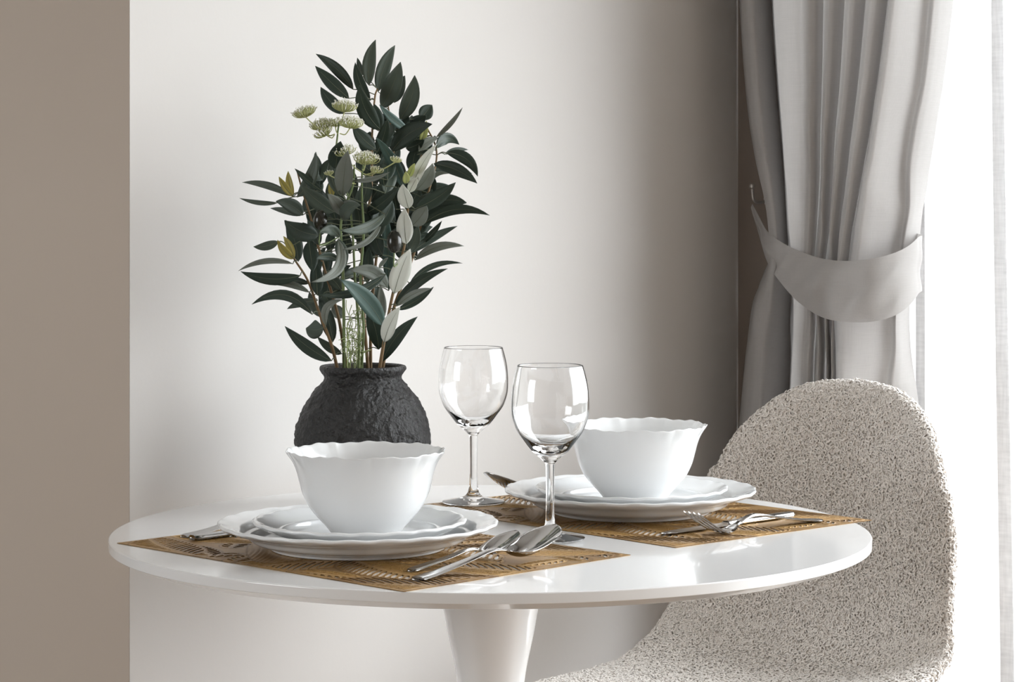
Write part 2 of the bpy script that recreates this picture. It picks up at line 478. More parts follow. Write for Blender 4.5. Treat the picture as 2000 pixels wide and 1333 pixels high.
# ------------------------------------------------------------------ placemats
def placemat(name, cX, cY, ang, label, group):
    L_, W_ = 0.428, 0.306
    dx = 0.00095
    nx, ny = int(L_ / dx) + 1, int(W_ / dx) + 1
    xs, ys = np.linspace(-L_ / 2, L_ / 2, nx), np.linspace(-W_ / 2, W_ / 2, ny)
    Xg, Yg = np.meshgrid(xs, ys, indexing='ij')
    Fd = np.full(Xg.shape, 0.02)
    Hh = np.zeros(Xg.shape)
    taken = np.zeros(Xg.shape, bool)
    Tn = np.full(Xg.shape, 0.42)
    r = random.Random(21)
    leaves = []
    # big palm-like leaves scattered over the mat
    tries = 0
    while len(leaves) < 40 and tries < 1500:
        tries += 1
        ln = r.uniform(0.13, 0.19) if len(leaves) < 12 else r.uniform(0.06, 0.10)
        cx, cy = r.uniform(-0.2, 0.2), r.uniform(-0.14, 0.14)
        if any((cx - a) ** 2 + (cy - b) ** 2 < (0.25 * (ln + l2)) ** 2 for a, b, l2, *_ in leaves): continue
        leaves.append((cx, cy, ln, r.uniform(0, 2 * math.pi), r.uniform(-5, 5), r.random()))
    for (cx, cy, ln, th, curv, kind) in leaves:
        ct, st = math.cos(th), math.sin(th)
        U = (Xg - cx) * ct + (Yg - cy) * st
        V = -(Xg - cx) * st + (Yg - cy) * ct - curv * 0.5 * (U ** 2 - (ln * 0.25) ** 2)
        hw = 0.27 * ln
        tt = np.clip((U + ln / 2) / ln, 0, 1)
        wd = hw * np.sqrt(np.clip(1 - (2 * tt - 1) ** 2, 0, 1)) * (1.1 - 0.35 * tt)
        inside = (np.abs(V) < wd) & (np.abs(U) < ln / 2) & ~taken
        edge = np.clip((wd - np.abs(V)) / 0.0015, 0, 1)
        Hh = np.where(inside, np.maximum(Hh, 0.00025 * edge), Hh)
        Tn = np.where(inside, 0.15 + 0.75 * ((kind * 7.3) % 1.0) + 0.25 * np.sign(V) * 0.5, Tn)
        Tn = np.where(inside & (edge < 0.9), 0.05, Tn)
        if kind < 0.16:
            # ribbed solid leaf
            Hh = np.where(inside, Hh + 0.0002 * np.sin(V / 0.0008), Hh)
            taken |= inside
            continue
        # slits: feather pattern on both sides of the midrib
        pitch = 0.0085
        slope = 0.9
        for sg in (1, -1):
            Vs = V * sg
            Us = U - Vs * slope
            ph = (Us / pitch) - np.round(Us / pitch)
            across = np.abs(ph) * pitch / math.sqrt(1 + slope ** 2)
            vin = 0.0022
            vout = wd - 0.0028
            mid = (vin + vout) / 2
            half = np.maximum((vout - vin) / 2, 1e-4)
            q = np.clip(1 - ((Vs - mid) / half) ** 2, 0, 1)
            d = across - 0.00225 * np.sqrt(q)
            d = np.where((Vs > vin) & (Vs < vout) & (vout - vin > 0.004) & (np.abs(U) < ln / 2 - 0.003) & ~taken, d, 0.02)
            Fd = np.minimum(Fd, d)
        taken |= inside
    border = np.minimum(np.minimum(Xg + L_ / 2, L_ / 2 - Xg), np.minimum(Yg + W_ / 2, W_ / 2 - Yg))
    Fd = np.where(border < 0.005, 0.02, Fd)
    Hh = np.where(border < 0.005, 0.0, Hh)
    # snap to the cut line
    gx, gy = np.gradient(Fd, dx)
    g2 = gx ** 2 + gy ** 2 + 1e-6
    near = (np.abs(Fd) < 0.55 * dx) & (g2 < 4)
    sx = np.where(near, -Fd * gx / g2, 0); sy = np.where(near, -Fd * gy / g2, 0)
    cl = 0.45 * dx
    Xs, Ys = Xg + np.clip(sx, -cl, cl), Yg + np.clip(sy, -cl, cl)
    Fc = (Fd[:-1, :-1] + Fd[1:, :-1] + Fd[1:, 1:] + Fd[:-1, 1:]) / 4
    solid = Fc > 0
    vid = np.arange(nx * ny).reshape(nx, ny)
    q = np.stack([vid[:-1, :-1], vid[1:, :-1], vid[1:, 1:], vid[:-1, 1:]], -1)[solid]
    NV = nx * ny
    th_ = 0.0006
    top = np.stack([Xs.ravel(), Ys.ravel(), (th_ + Hh).ravel()], -1)
    bot = np.stack([Xs.ravel(), Ys.ravel(), np.zeros(NV)], -1)
    pad = np.pad(solid, 1)
    walls = []
    for ax, sgn in ((0, 1), (0, -1), (1, 1), (1, -1)):
        nb = np.roll(pad, -sgn, axis=ax)[1:-1, 1:-1]
        I, J = np.nonzero(solid & ~nb)
        if ax == 0:
            ii = I + (1 if sgn > 0 else 0)
            a, b = vid[ii, J], vid[ii, J + 1]
            if sgn < 0: a, b = b, a
        else:
            jj = J + (1 if sgn > 0 else 0)
            a, b = vid[I + 1, jj], vid[I, jj]
            if sgn < 0: a, b = b, a
        walls.append(np.stack([a, a + NV, b + NV, b], -1)[:, ::-1])
    faces = np.vstack([q] + walls)
    allv = np.vstack([top, bot])
    used = np.unique(faces)
    remap = np.full(2 * NV, -1); remap[used] = np.arange(len(used))
    c = room(cX, cY)
    rot = YAW - ang
    v = allv[used]
    ob = mk(name, v, remap[faces], M['gold'])
    at_ = ob.data.attributes.new('tone', 'FLOAT', 'POINT')
    at_.data.foreach_set('value', np.concatenate([Tn.ravel(), Tn.ravel()])[used].astype(np.float32))
    ob.location = (c[0], c[1], TZ + 0.0002)
    ob.rotation_euler = (0, 0, rot)
    tag(ob, label, 'placemat', group)
    return ob


MAT_T = 0.0012
pm1 = placemat('placemat', -0.143, 2.3982, 0.7743, 'gold cut-out leaf placemat nearest the front edge, under the teaspoon', 'gold placemats')
pm2 = pm1.copy()
COL.objects.link(pm2)
c = room(0.1366, 2.6687)
pm2.location = (c[0], c[1], TZ + 0.0002)
pm2.rotation_euler = (0, 0, YAW - 0.8425)
tag(pm2, 'gold cut-out leaf placemat by the chair, one corner overhanging the table edge', 'placemat', 'gold placemats')


# ------------------------------------------------------------------ crockery
def scallop(n, sharp=0.35):
    def f(T):
        a = np.abs(np.sin(T * n / 2.0)) ** sharp
        return a - 0.75
    return f


def plate(name, centre, R, H, foot, label, group, nsc, ph, cat='plate'):
    sc = scallop(nsc, 0.5)
    sc2 = scallop(nsc * 2, 0.7)
    k = R / 0.14
    well = foot + 0.008 * k
    top = [(0, 0.0055), (well * 0.6, 0.0055), (well * 0.92, 0.0062), (well + 0.006, 0.0085), (well + 0.014 * k, 0.0135), (well + 0.02 * k, 0.0165 * H / 0.029)]
    rim = [(R - 0.022 * k, H - 0.0068), (R - 0.012 * k, H - 0.0030), (R - 0.004, H - 0.0006), (R - 0.0012, H - 0.0002), (R, H - 0.0012), (R - 0.0004, H - 0.0030), (R - 0.003, H - 0.0046)]
    und = [(R - 0.012 * k, H - 0.0080), (R - 0.026 * k, H - 0.0125), (well + 0.012 * k, 0.0085), (foot + 0.007, 0.0045), (foot + 0.0035, 0.0030), (foot + 0.002, 0.0008), (foot, 0.0), (foot - 0.003, 0.0005), (foot - 0.005, 0.0022), (0, 0.0025)]
    P = smooth_poly(top + rim, 4).tolist() + smooth_poly(und, 4).tolist()

    def rm(T, R_, Z):
        wgt = np.clip((R_ - (R - 0.020)) / 0.018, 0, 1) ** 2
        return wgt * (0.0013 * sc(T + ph) + 0.0004 * sc2(T + ph))

    def zm(T, R_, Z):
        wgt = np.clip((R_ - (R - 0.016)) / 0.014, 0, 1) ** 2
        return wgt * (0.0004 * np.sin((T + ph) * nsc * 2))
    v, f = lathe(P, 240, (0, 0, 0), rm, zm)
    ob = mk(name, v, f, M['porcelain'])
    ob.location = centre
    return tag(ob, label, cat, group)


def bowl(name, centre, label, group, ph):
    R, H = 0.0806, 0.0865
    outer = smooth_poly([(0.0, 0.004), (0.026, 0.004), (0.029, 0.0005), (0.033, 0.0), (0.0345, 0.003), (0.0405, 0.011), (0.0495, 0.0205), (0.0575, 0.031), (0.0632, 0.0425),
                         (0.0664, 0.0535), (0.0695, 0.0655), (0.0735, 0.0755), (0.0790, 0.0840)], 4).tolist()
    lip = [(0.0800, 0.0856), (0.0803, 0.0864), (0.0797, 0.0867), (0.0786, 0.0862)]
    inner = smooth_poly([(0.0765, 0.0838), (0.0705, 0.0755), (0.0665, 0.0655), (0.0635, 0.0535), (0.0600, 0.0425), (0.0540, 0.031), (0.0455, 0.0205), (0.033, 0.0115), (0.018, 0.0078), (0.0, 0.0070)], 4).tolist()
    P = outer + lip + inner
    n = 9
    sc, sc2 = scallop(n, 0.5), scallop(2 * n, 0.7)

    def rm(T, R_, Z):
        wgt = np.clip((Z - 0.050) / 0.036, 0, 1) ** 3
        return wgt * (0.0012 * sc(T + ph) + 0.0004 * sc2(T + ph))

    def zm(T, R_, Z):
        wgt = np.clip((Z - 0.062) / 0.024, 0, 1) ** 2
        return wgt * (0.0007 * np.sin((T + ph) * n) + 0.0005 * np.sin((T + ph) * 3 * n + 1.0))
    v, f = lathe(P, 288, (0, 0, 0), rm, zm)
    ob = mk(name, v, f, M['porcelain'])
    ob.location = centre
    return tag(ob, label, 'bowl', group)


c1 = room(-0.1546, 2.4013); c2 = room(0.1323, 2.6726)
z0 = TZ + MAT_T
plate('dinner_plate', (c1[0], c1[1], z0), 0.1405, 0.0275, 0.086, 'large white scalloped dinner plate on the front placemat, under the front bowl', 'dinner plates', 12, 0.1)
plate('dinner_plate', (c2[0], c2[1], z0), 0.1405, 0.0275, 0.086, 'large white scalloped dinner plate on the placemat beside the chair, behind the fork', 'dinner plates', 12, 0.37)
d1 = room(-0.1533, 2.404); d2 = room(0.1340, 2.675)
z1 = z0 + 0.0058
plate('side_plate', (d1[0], d1[1], z1), 0.1075, 0.0235, 0.060, 'smaller white scalloped plate between the front bowl and its dinner plate', 'side plates', 11, 0.2)
plate('side_plate', (d2[0], d2[1], z1), 0.1075, 0.0235, 0.060, 'smaller white scalloped plate between the bowl near the chair and its dinner plate', 'side plates', 11, 0.5)
b1 = room(-0.1470, 2.403); b2 = room(0.1377, 2.671)
z2 = z1 + 0.0058
bowl('bowl', (b1[0], b1[1], z2), 'white porcelain bowl with a wavy rim in front of the black vase', 'white bowls', 0.0)
bowl('bowl', (b2[0], b2[1], z2), 'white porcelain bowl with a wavy rim behind the nearer wine glass', 'white bowls', 0.3)


# ------------------------------------------------------------------ wine glasses
def wine_glass(centre, label):
    root = empty('wine_glass', centre, label, 'wine glass', 'wine glasses')
    out = smooth_poly([(0.0047, 0.0760), (0.0054, 0.0785), (0.0108, 0.0838), (0.0187, 0.0905), (0.0270, 0.1010), (0.0345, 0.1120), (0.0393, 0.1260), (0.0402, 0.1400), (0.0392, 0.1560), (0.0368, 0.1685), (0.0341, 0.1782)], 5).tolist()
    rim = [(0.0341, 0.1790), (0.03365, 0.1793), (0.0332, 0.1789)]
    inn = smooth_poly([(0.0331, 0.1782), (0.0357, 0.1685), (0.0381, 0.1560), (0.0391, 0.1400), (0.0381, 0.1262), (0.0331, 0.1128), (0.0254, 0.1030), (0.0165, 0.0955), (0.0085, 0.0918), (0.0, 0.0905)], 5).tolist()
    mk('glass_bowl', *lathe(out + rim + inn, 96, centre), M['glass'], root)
    st = smooth_poly([(0.0065, 0.0120), (0.0049, 0.0200), (0.0043, 0.0330), (0.0043, 0.0500), (0.0045, 0.0660), (0.0047, 0.0760)], 5).tolist()
    mk('glass_stem', *lathe(st, 48, centre), M['glass'], root)
    ft = smooth_poly([(0.0, 0.0012), (0.012, 0.0010), (0.032, 0.0002), (0.0352, 0.0003), (0.0358, 0.0012), (0.0350, 0.0020), (0.026, 0.0036), (0.017, 0.0054), (0.0105, 0.0078), (0.0065, 0.0120)], 5).tolist()
    mk('glass_foot', *lathe(ft, 96, centre), M['glass'], root)
    return root


g1 = room(0.0393, 2.463); g2 = room(-0.0445, 2.755)
wine_glass((g1[0], g1[1], TZ + MAT_T), 'empty stemmed wine glass nearer the camera, beside the tablespoon')
wine_glass((g2[0], g2[1], TZ + MAT_T), 'empty stemmed wine glass farther back, between the vase and the far plates')


# ------------------------------------------------------------------ cutlery
def strip(ts, w, z, thick, dish, nw=9):
    """closed strip along +x: half width w(t), centre height z(t), dish(t) = edge rise; returns grid of verts"""
    us = np.linspace(-1, 1, nw)
    top, bot = [], []
    for t, ww, zz, th_, di in zip(ts, w, z, thick, dish):
        for u in us:
            edge = math.sqrt(max(0, 1 - abs(u) ** 4))
            yy = ww * u
            zc = zz + di * u * u
            top.append((t, yy, zc + th_ / 2 * edge)); bot.append((t, yy, zc - th_ / 2 * edge))
    n = len(ts)
    v = np.array(top + bot)
    ft = grid_faces(n, nw)
    fb = grid_faces(n, nw, off=n * nw)[:, ::-1]
    f = ft.tolist() + fb.tolist()
    o_ = n * nw
    for i in range(n - 1):
        f.append([i * nw, i * nw + o_, (i + 1) * nw + o_, (i + 1) * nw][::-1])
        a = nw - 1
        f.append([i * nw + a, (i + 1) * nw + a, (i + 1) * nw + a + o_, i * nw + a + o_][::-1])
    f.append([j for j in range(nw)][::-1] + [j + o_ for j in range(nw)])
    f.append([(n - 1) * nw + j for j in range(nw)] + [(n - 1) * nw + j + o_ for j in range(nw)][::-1])
    return v, f


def place(v, origin, ang, z, pitch=0.0, roll=0.0):
    v = np.array(v, float)
    cr, sr = math.cos(roll), math.sin(roll)
    v = np.stack([v[:, 0], v[:, 1] * cr - v[:, 2] * sr, v[:, 1] * sr + v[:, 2] * cr], -1)
    cp, sp = math.cos(pitch), math.sin(pitch)
    v = np.stack([v[:, 0] * cp - v[:, 2] * sp, v[:, 1], v[:, 0] * sp + v[:, 2] * cp], -1)
    ca, sa = math.cos(ang), math.sin(ang)
    return np.stack([v[:, 0] * ca - v[:, 1] * sa + origin[0], v[:, 0] * sa + v[:, 1] * ca + origin[1], v[:, 2] + z], -1)


def interp(ts, pts):
    p = np.array(pts, float)
    sp = smooth_poly(p, 12)
    return np.interp(ts, sp[:, 0], sp[:, 1])


def spoon(P0, P1, label, scale, z, roll=0.0, pitch=0.0):
    """P0 handle end, P1 bowl tip as camera-frame ground points"""
    a, b = room(*P0), room(*P1)
    ang = math.atan2(*(b - a)[::-1])
    Ls = scale * 0.206
    root = empty('spoon', (a[0], a[1], z), label, 'spoon', 'spoons')
    k = scale
    nk = 0.132 * k
    t = np.linspace(0, nk, 24)
    wv = interp(t, [(0, 0.0055 * k), (0.003 * k, 0.0092 * k), (0.02 * k, 0.0094 * k), (0.07 * k, 0.0062 * k), (0.11 * k, 0.0038 * k), (nk, 0.0040 * k)])
    zz = interp(t, [(0, 0.0012), (0.03 * k, 0.0035), (0.07 * k, 0.0085 * k), (0.105 * k, 0.0135 * k), (0.122 * k, 0.0130 * k), (nk, 0.0105 * k)])
    th_ = interp(t, [(0, 0.0024), (0.07 * k, 0.0026), (0.11 * k, 0.0034), (nk, 0.0030)])
    v, f = strip(t, wv, zz, th_, np.zeros_like(t))
    mk('handle', place(v, a, ang, z, pitch, roll), f, M['steel'], root)
    t = nk + (Ls - nk) * np.sin(np.linspace(0, 1, 34) * np.pi / 2)
    uu = (t - nk) / (Ls - nk)
    dd = np.where(uu > 0.56, (uu - 0.56) / 0.44, (0.56 - uu) / 0.56)
    wv = 0.0222 * k * np.clip(1 - dd ** np.where(uu > 0.56, 2.1, 1.9), 0, 1) ** np.where(uu > 0.56, 0.5, 0.62)
    wv = np.maximum(wv, np.where(uu < 0.3, 0.0040 * k, 0.0004))
    rim = interp(uu, [(0, 0.0105 * k), (0.12, 0.0095 * k), (0.3, 0.0102 * k), (0.6, 0.0165 * k), (1.0, 0.0265 * k)])
    depth = 0.0082 * k * np.clip(np.sin(np.pi * uu ** 0.9), 0, 1) ** 0.8
    v, f = strip(t, wv, rim - depth, np.full_like(t, 0.0017), depth, 15)
    mk('spoon_bowl', place(v, a, ang, z, pitch, roll), f, M['steel'], root)
    return root


zm = TZ + MAT_T
spoon((-0.0890, 2.196), (0.0425, 2.354), 'large steel tablespoon nearest the front edge of the table', 1.0, zm, 0.0, 0.015)
spoon((-0.0960, 2.247), (0.0030, 2.360), 'small steel teaspoon between the tablespoon and the front plates', 0.74, zm, 0.0, 0.02)
e2b = np.array([math.sin(0.8425), math.cos(0.8425)])
tip = np.array([-0.030, 2.745])
spoon(tuple(tip + e2b * 0.206), tuple(tip), 'steel spoon at the far side of the plates by the chair, only its tip showing', 1.0, zm, 0.0, 0.045)


def fork(P0, P1, label, z):
    a, b = room(*P0), room(*P1)
    ang = math.atan2(*(b - a)[::-1])
    root = empty('fork', (a[0], a[1], z), label, 'fork', 'forks')
    nk = 0.128
    t = np.linspace(0, nk, 24)
    wv = interp(t, [(0, 0.0060), (0.003, 0.0092), (0.02, 0.0094), (0.07, 0.0062), (0.11, 0.0038), (nk, 0.0042)])
    zz = interp(t, [(0, 0.0012), (0.03, 0.0040), (0.07, 0.0105), (0.098, 0.0150), (0.115, 0.0125), (nk, 0.0070)])
    th_ = interp(t, [(0, 0.0024), (0.07, 0.0028), (0.11, 0.0034), (nk, 0.0030)])
    v, f = strip(t, wv, zz, th_, np.zeros_like(t))
    mk('handle', place(v, a, ang, z), f, M['steel'], root)
    t = np.linspace(nk, 0.152, 12)
    wv = interp(t, [(nk, 0.0042), (0.135, 0.0085), (0.143, 0.0118), (0.152, 0.0125)])
    zz = interp(t, [(nk, 0.0070), (0.137, 0.0028), (0.146, 0.0016), (0.152, 0.0022)])
    v, f = strip(t, wv, zz, np.full_like(t, 0.0022), np.full_like(t, 0.0008))
    mk('fork_head', place(v, a, ang, z), f, M['steel'], root)
    for i in range(4):
        y0 = (i - 1.5) * 0.0071
        t = np.linspace(0.149, 0.194, 16)
        zz = interp(t, [(0.149, 0.0020), (0.160, 0.0055), (0.175, 0.0135), (0.194, 0.0255)])
        wv = interp(t, [(0.149, 0.0019), (0.18, 0.0017), (0.190, 0.0014), (0.194, 0.0007)])
        v, f = strip(t, wv, zz, np.full_like(t, 0.0020), np.zeros_like(t), 5)
        v[:, 1] += y0
        mk('tine', place(v, a, ang, z), f, M['steel'], root)
    return root


def knife(P0, P1, label, z):
    a, b = room(*P0), room(*P1)
    ang = math.atan2(*(b - a)[::-1])
    root = empty('table_knife', (a[0], a[1], z), label, 'knife', 'table knives')
    t = np.linspace(0, 0.11, 20)
    wv = interp(t, [(0, 0.0055), (0.003, 0.0088), (0.05, 0.0082), (0.10, 0.0062), (0.11, 0.0060)])
    v, f = strip(t, wv, np.full_like(t, 0.0028), np.full_like(t, 0.0052), np.zeros_like(t))
    mk('handle', place(v, a, ang, z), f, M['steel'], root)
    t = np.linspace(0.11, 0.213, 24)
    wv = interp(t, [(0.11, 0.0055), (0.12, 0.0092), (0.16, 0.0096), (0.195, 0.0082), (0.208, 0.0045), (0.213, 0.0006)])
    v, f = strip(t, wv, np.full_like(t, 0.0022), interp(t, [(0.11, 0.0040), (0.12, 0.0020), (0.213, 0.0012)]), np.zeros_like(t))
    mk('blade', place(v, a, ang, z), f, M['steel'], root)
    return root


fork((0.3345, 2.600), (0.187, 2.478), 'steel fork lying tines up on the placemat corner beside the chair', zm)
knife((0.3080, 2.636), (0.159, 2.491), 'steel table knife lying behind the fork beside the chair', zm)
knife((-0.3285, 2.453), (-0.187, 2.594), 'steel table knife on the far side of the front plates, handle end showing', zm)
fork((-0.3400, 2.473), (-0.198, 2.615), 'steel fork behind the knife at the left corner of the front placemat', zm)

# ------------------------------------------------------------------ vase
Y_P = 2.75
vc = at(708.5, 985, Y_P); vc[2] = TZ
vase = empty('vase', vc, 'squat rough black clay vase holding the olive branches', 'vase')
vprof = smooth_poly([(0.0, 0.006), (0.040, 0.004), (0.046, 0.0), (0.050, 0.006), (0.063, 0.030), (0.0735, 0.055), (0.0773, 0.078), (0.0735, 0.098), (0.0645, 0.118), (0.0525, 0.134), (0.0455, 0.1425),
                     (0.0445, 0.147), (0.0470, 0.1515), (0.0495, 0.1555), (0.0490, 0.1590), (0.0465, 0.1600), (0.0440, 0.1580)], 12)
v, f = lathe(vprof.tolist(), 260)
nz = np.empty(len(v))
for i, p in enumerate(v):
    q = Vector(p)
    nz[i] = 0.6 * mnoise.fractal(q * 95, 1.0, 2.0, 4) + 0.5 * (0.5 - abs(mnoise.noise(q * 150))) + 0.25 * mnoise.noise(q * 330)
rr = np.hypot(v[:, 0], v[:, 1]) + 1e-9
amp = np.where(v[:, 2] > 0.145, 0.0009, 0.0030) * np.clip(rr / 0.03, 0, 1)
v2 = v.copy()
v2[:, 0] += v[:, 0] / rr * nz * amp
v2[:, 1] += v[:, 1] / rr * nz * amp
mk('vase_body', v2 + vc, f, M['clay'], vase)
inp = smooth_poly([(0.0440, 0.1580), (0.0415, 0.150), (0.0405, 0.143), (0.047, 0.130)], 6).tolist()
mk('vase_interior', *lathe(inp + [(0.0, 0.130)], 64, vc), M['soil'], vase)

# ------------------------------------------------------------------ olive branches
Z1 = lambda x, y: (440 + x / 3.7037, 60 + y / 3.7037)
Z2 = lambda x, y: (440 + x / 3.3333, 340 + y / 3.3333)
Z3 = lambda x, y: (600 + x / 3.8077, 380 + y / 3.8077)
# stems: photo polylines with a forward distance at each end
STEMS = {
    'a': dict(p=[Z2(735, 1290), Z2(690, 1110), Z2(610, 900), Z2(540, 700), Z2(450, 555), Z2(405, 470)], y0=2.735, y1=2.68, m='stem_brown'),
    'b': dict(p=[Z2(775, 1290), Z2(772, 950), Z2(765, 600), Z2(755, 300), Z2(830, 80), Z2(840, -60)], y0=2.74, y1=2.67, m='stem_green'),
    'c': dict(p=[Z2(790, 1290), Z2(740, 950), Z2(640, 600), Z2(560, 300), Z2(500, 100), Z2(470, -10)], y0=2.745, y1=2.73, m='stem_brown'),
    'd': dict(p=[Z2(930, 1290), Z2(905, 950), Z2(890, 500), Z2(950, 100), Z1(1060, 800), Z1(1080, 500), Z1(1100, 420)], y0=2.75, y1=2.75, m='stem_brown'),
    'e': dict(p=[Z2(945, 1290), Z2(950, 950), Z2(990, 500), Z1(1210, 1000), Z1(1200, 700), Z1(1175, 530)], y0=2.76, y1=2.78, m='stem_brown'),
    'f': dict(p=[Z2(1000, 1290), Z2(1040, 1050), Z2(1080, 830), Z2(1130, 620), Z2(1170, 440), Z2(1190, 200), Z1(1330, 1150), Z1(1420, 900)], y0=2.735, y1=2.69, m='stem_brown'),
    'g': dict(p=[Z2(1020, 1290), Z2(1090, 900), Z2(1200, 600), Z2(1260, 400), Z2(1300, 200), Z1(1530, 900), Z1(1450, 680)], y0=2.755, y1=2.78, m='stem_brown'),
}
D, MD, P_, W_, TE, YE, LI = 'leaf_dark', 'leaf_mid', 'leaf_pale', 'leaf_white', 'leaf_teal', 'leaf_yellow', 'leaf_lime'
# (branch, base, tip, width in photo px, sideways bow as a share of the length, tone, forward shift of base, of tip)
LV = []


def L(br, zf, b, t, w, bow, tone, db=0.0, dt=0.0):
    sc = {Z1: 3.7037, Z2: 3.3333, Z3: 3.8077}[zf]
    LV.append((br, zf(*b), zf(*t), w / sc, bow, tone, db, dt))


L('d', Z1, (925, 425), (655, 168), 78, -0.07, D, 0.0, 0.01)
L('d', Z1, (895, 490), (650, 255), 92, 0.02, D, -0.01, 0.0)
L('d', Z1, (860, 600), (690, 408), 88, 0.06, D, 0.01, 0.02)
L('d', Z1, (1040, 395), (1088, 65), 92, 0.08, MD, 0, 0.01)
L('e', Z1, (1105, 440), (1228, 105), 98, 0.05, MD, 0, 0)
L('e', Z1, (1130, 560), (1268, 226), 130, -0.04, MD, -0.02, -0.03)
L('e', Z1, (1225, 520), (1300, 325), 100, 0.05, MD, 0.02, 0.03)
L('e', Z1, (1262, 640), (1370, 322), 118, -0.10, MD, -0.01, -0.02)
L('d', Z1, (1048, 505), (940, 230), 76, 0.08, D, -0.01, -0.01)
L('d', Z1, (990, 330), (955, 195), 38, 0.0, D, 0.02, 0.02)
L('d', Z1, (1118, 712), (972, 395), 118, 0.10, D, -0.04, -0.06)
L('e', Z1, (1325, 720), (1115, 535), 62, 0.05, TE, -0.04, -0.07)
L('g', Z1, (1205, 872), (1497, 676), 128, 0.10, D, -0.05, -0.06)
L('g', Z1, (1320, 690), (1442, 605), 78, -0.05, D, 0.02, 0.03)
L('g', Z1, (1340, 690), (1350, 612), 50, 0.0, D, 0.03, 0.03)
L('g', Z1, (1525, 772), (1717, 555), 36, -0.05, P_, 0.0, -0.02)
L('g', Z1, (1400, 872), (1540, 775), 66, 0.10, P_, -0.02, -0.02)
L('g', Z1, (1530, 850), (1692, 825), 80, 0.22, D, 0.0, 0.02)
L('g', Z1, (1590, 895), (1757, 862), 38, 0.08, D, 0.02, 0.03)
L('g', Z1, (1600, 885), (1826, 1055), 84, 0.20, D, -0.01, -0.03)
L('g', Z1, (1510, 965), (1822, 1105), 90, 0.08, D, -0.02, -0.03)
L('g', Z1, (1470, 1010), (1785, 1032), 50, 0.06, D, 0.01, 0.03)
L('f', Z1, (1370, 1290), (1667, 1098), 100, -0.06, D, -0.01, -0.02)
L('f', Z1, (1465, 1130), (1620, 1035), 34, 0.2, P_, -0.02, -0.03)
L('g', Z1, (1450, 1275), (1747, 1245), 86, 0.12, D, 0, 0)
L('g', Z2, (1285, 330), (1722, 270), 66, 0.17, D, -0.01, -0.02)
L('d', Z1, (1290, 1142), (1090, 772), 82, -0.06, TE, -0.06, -0.09)
L('d', Z1, (1088, 858), (922, 688), 96, 0.06, D, -0.03, -0.05)
L('d', Z1, (1100, 880), (1172, 640), 88, -0.04, D, 0.0, -0.01)
L('f', Z1, (1335, 1172), (1530, 820), 74, 0.05, W_, -0.06, -0.07)
L('f', Z1, (1325, 1285), (1285, 1110), 100, 0.02, W_, -0.07, -0.08)
L('f', Z1, (1330, 1170), (1390, 1060), 60, 0.02, W_, -0.06, -0.06)
L('f', Z1, (1385, 1150), (1500, 960), 96, -0.08, P_, -0.03, -0.03)
L('b', Z1, (850, 1195), (888, 868), 122, 0.02, P_, -0.05, -0.06)
L('b', Z1, (830, 1190), (768, 915), 60, 0.12, MD, -0.05, -0.05)
L('b', Z1, (800, 1000), (835, 800), 120, 0.04, D, -0.02, -0.03)
L('c', Z1, (520, 1205), (655, 876), 88, -0.12, MD, -0.01, -0.02)
L('c', Z1, (700, 1160), (503, 998), 52, 0.03, D, -0.03, -0.02)
L('c', Z1, (475, 1197), (123, 1098), 52, -0.08, MD, 0.0, 0.0)
L('c', Z1, (378, 1246), (103, 1212), 34, 0.06, MD, 0.0, 0.01)
L('c', Z1, (560, 1335), (365, 1235), 98, -0.10, MD, -0.02, -0.03)
L('c', Z1, (540, 1340), (325, 1285), 44, -0.04, MD, -0.02, -0.01)
L('c', Z1, (490, 1205), (455, 1016), 52, 0.04, YE, -0.02, -0.02)
L('c', Z1, (485, 1195), (388, 1056), 48, 0.04, YE, -0.02, -0.03)
L('b', Z1, (790, 1312), (550, 1120), 108, 0.05, MD, -0.04, -0.06)
L('b', Z1, (920, 1085), (1190, 1023), 34, -0.06, P_, -0.06, -0.08)
L('f', Z1, (1310, 1105), (1305, 1020), 48, 0.0, LI, -0.07, -0.07)
L('f', Z1, (1325, 1060), (1370, 960), 44, 0.0, LI, -0.07, -0.07)
L('g', Z1, (1412, 815), (1455, 650), 50, -0.05, LI, 0.0, 0.0)
L('b', Z1, (775, 1200), (755, 1100), 40, 0, YE, -0.02, -0.03)
L('b', Z1, (850, 1335), (740, 1180), 84, -0.05, P_, -0.06, -0.07)
L('b', Z1, (855, 1320), (972, 1262), 84, 0.12, P_, -0.06, -0.07)
L('d', Z1, (1000, 1330), (1255, 1128), 84, -0.05, D, -0.04, -0.06)
L('c', Z1, (650, 1090), (745, 1035), 70, 0.1, MD, 0.0, 0.01)
L('b', Z2, (765, 300), (875, 205), 84, 0.10, MD, -0.06, -0.07)
L('a', Z2, (605, 400), (385, 302), 112, 0.08, D, -0.03, -0.03)
L('a', Z2, (475, 570), (393, 300), 84, -0.06, D, -0.01, -0.02)
L('a', Z2, (345, 440), (183, 474), 54, 0.08, MD, 0.0, 0.01)
L('a', Z2, (447, 553), (340, 430), 50, 0.06, YE, -0.03, -0.03)
L('a', Z2, (447, 550), (378, 405), 46, -0.06, YE, -0.03, -0.03)
L('a', Z2, (488, 662), (100, 636), 74, 0.10, D, -0.02, -0.03)
L('a', Z2, (440, 585), (85, 632), 36, -0.12, P_, -0.01, -0.02)
L('a', Z2, (545, 715), (355, 712), 44, -0.08, D, 0, 0.01)
L('a', Z2, (548, 772), (290, 720), 42, -0.12, P_, -0.01, -0.02)
L('a', Z2, (565, 915), (172, 850), 66, -0.26, D, -0.02, -0.04)
L('a', Z2, (692, 1217), (388, 992), 84, 0.06, D, -0.02, -0.04)
L('a', Z2, (600, 825), (402, 880), 50, -0.06, MD, 0.02, 0.03)
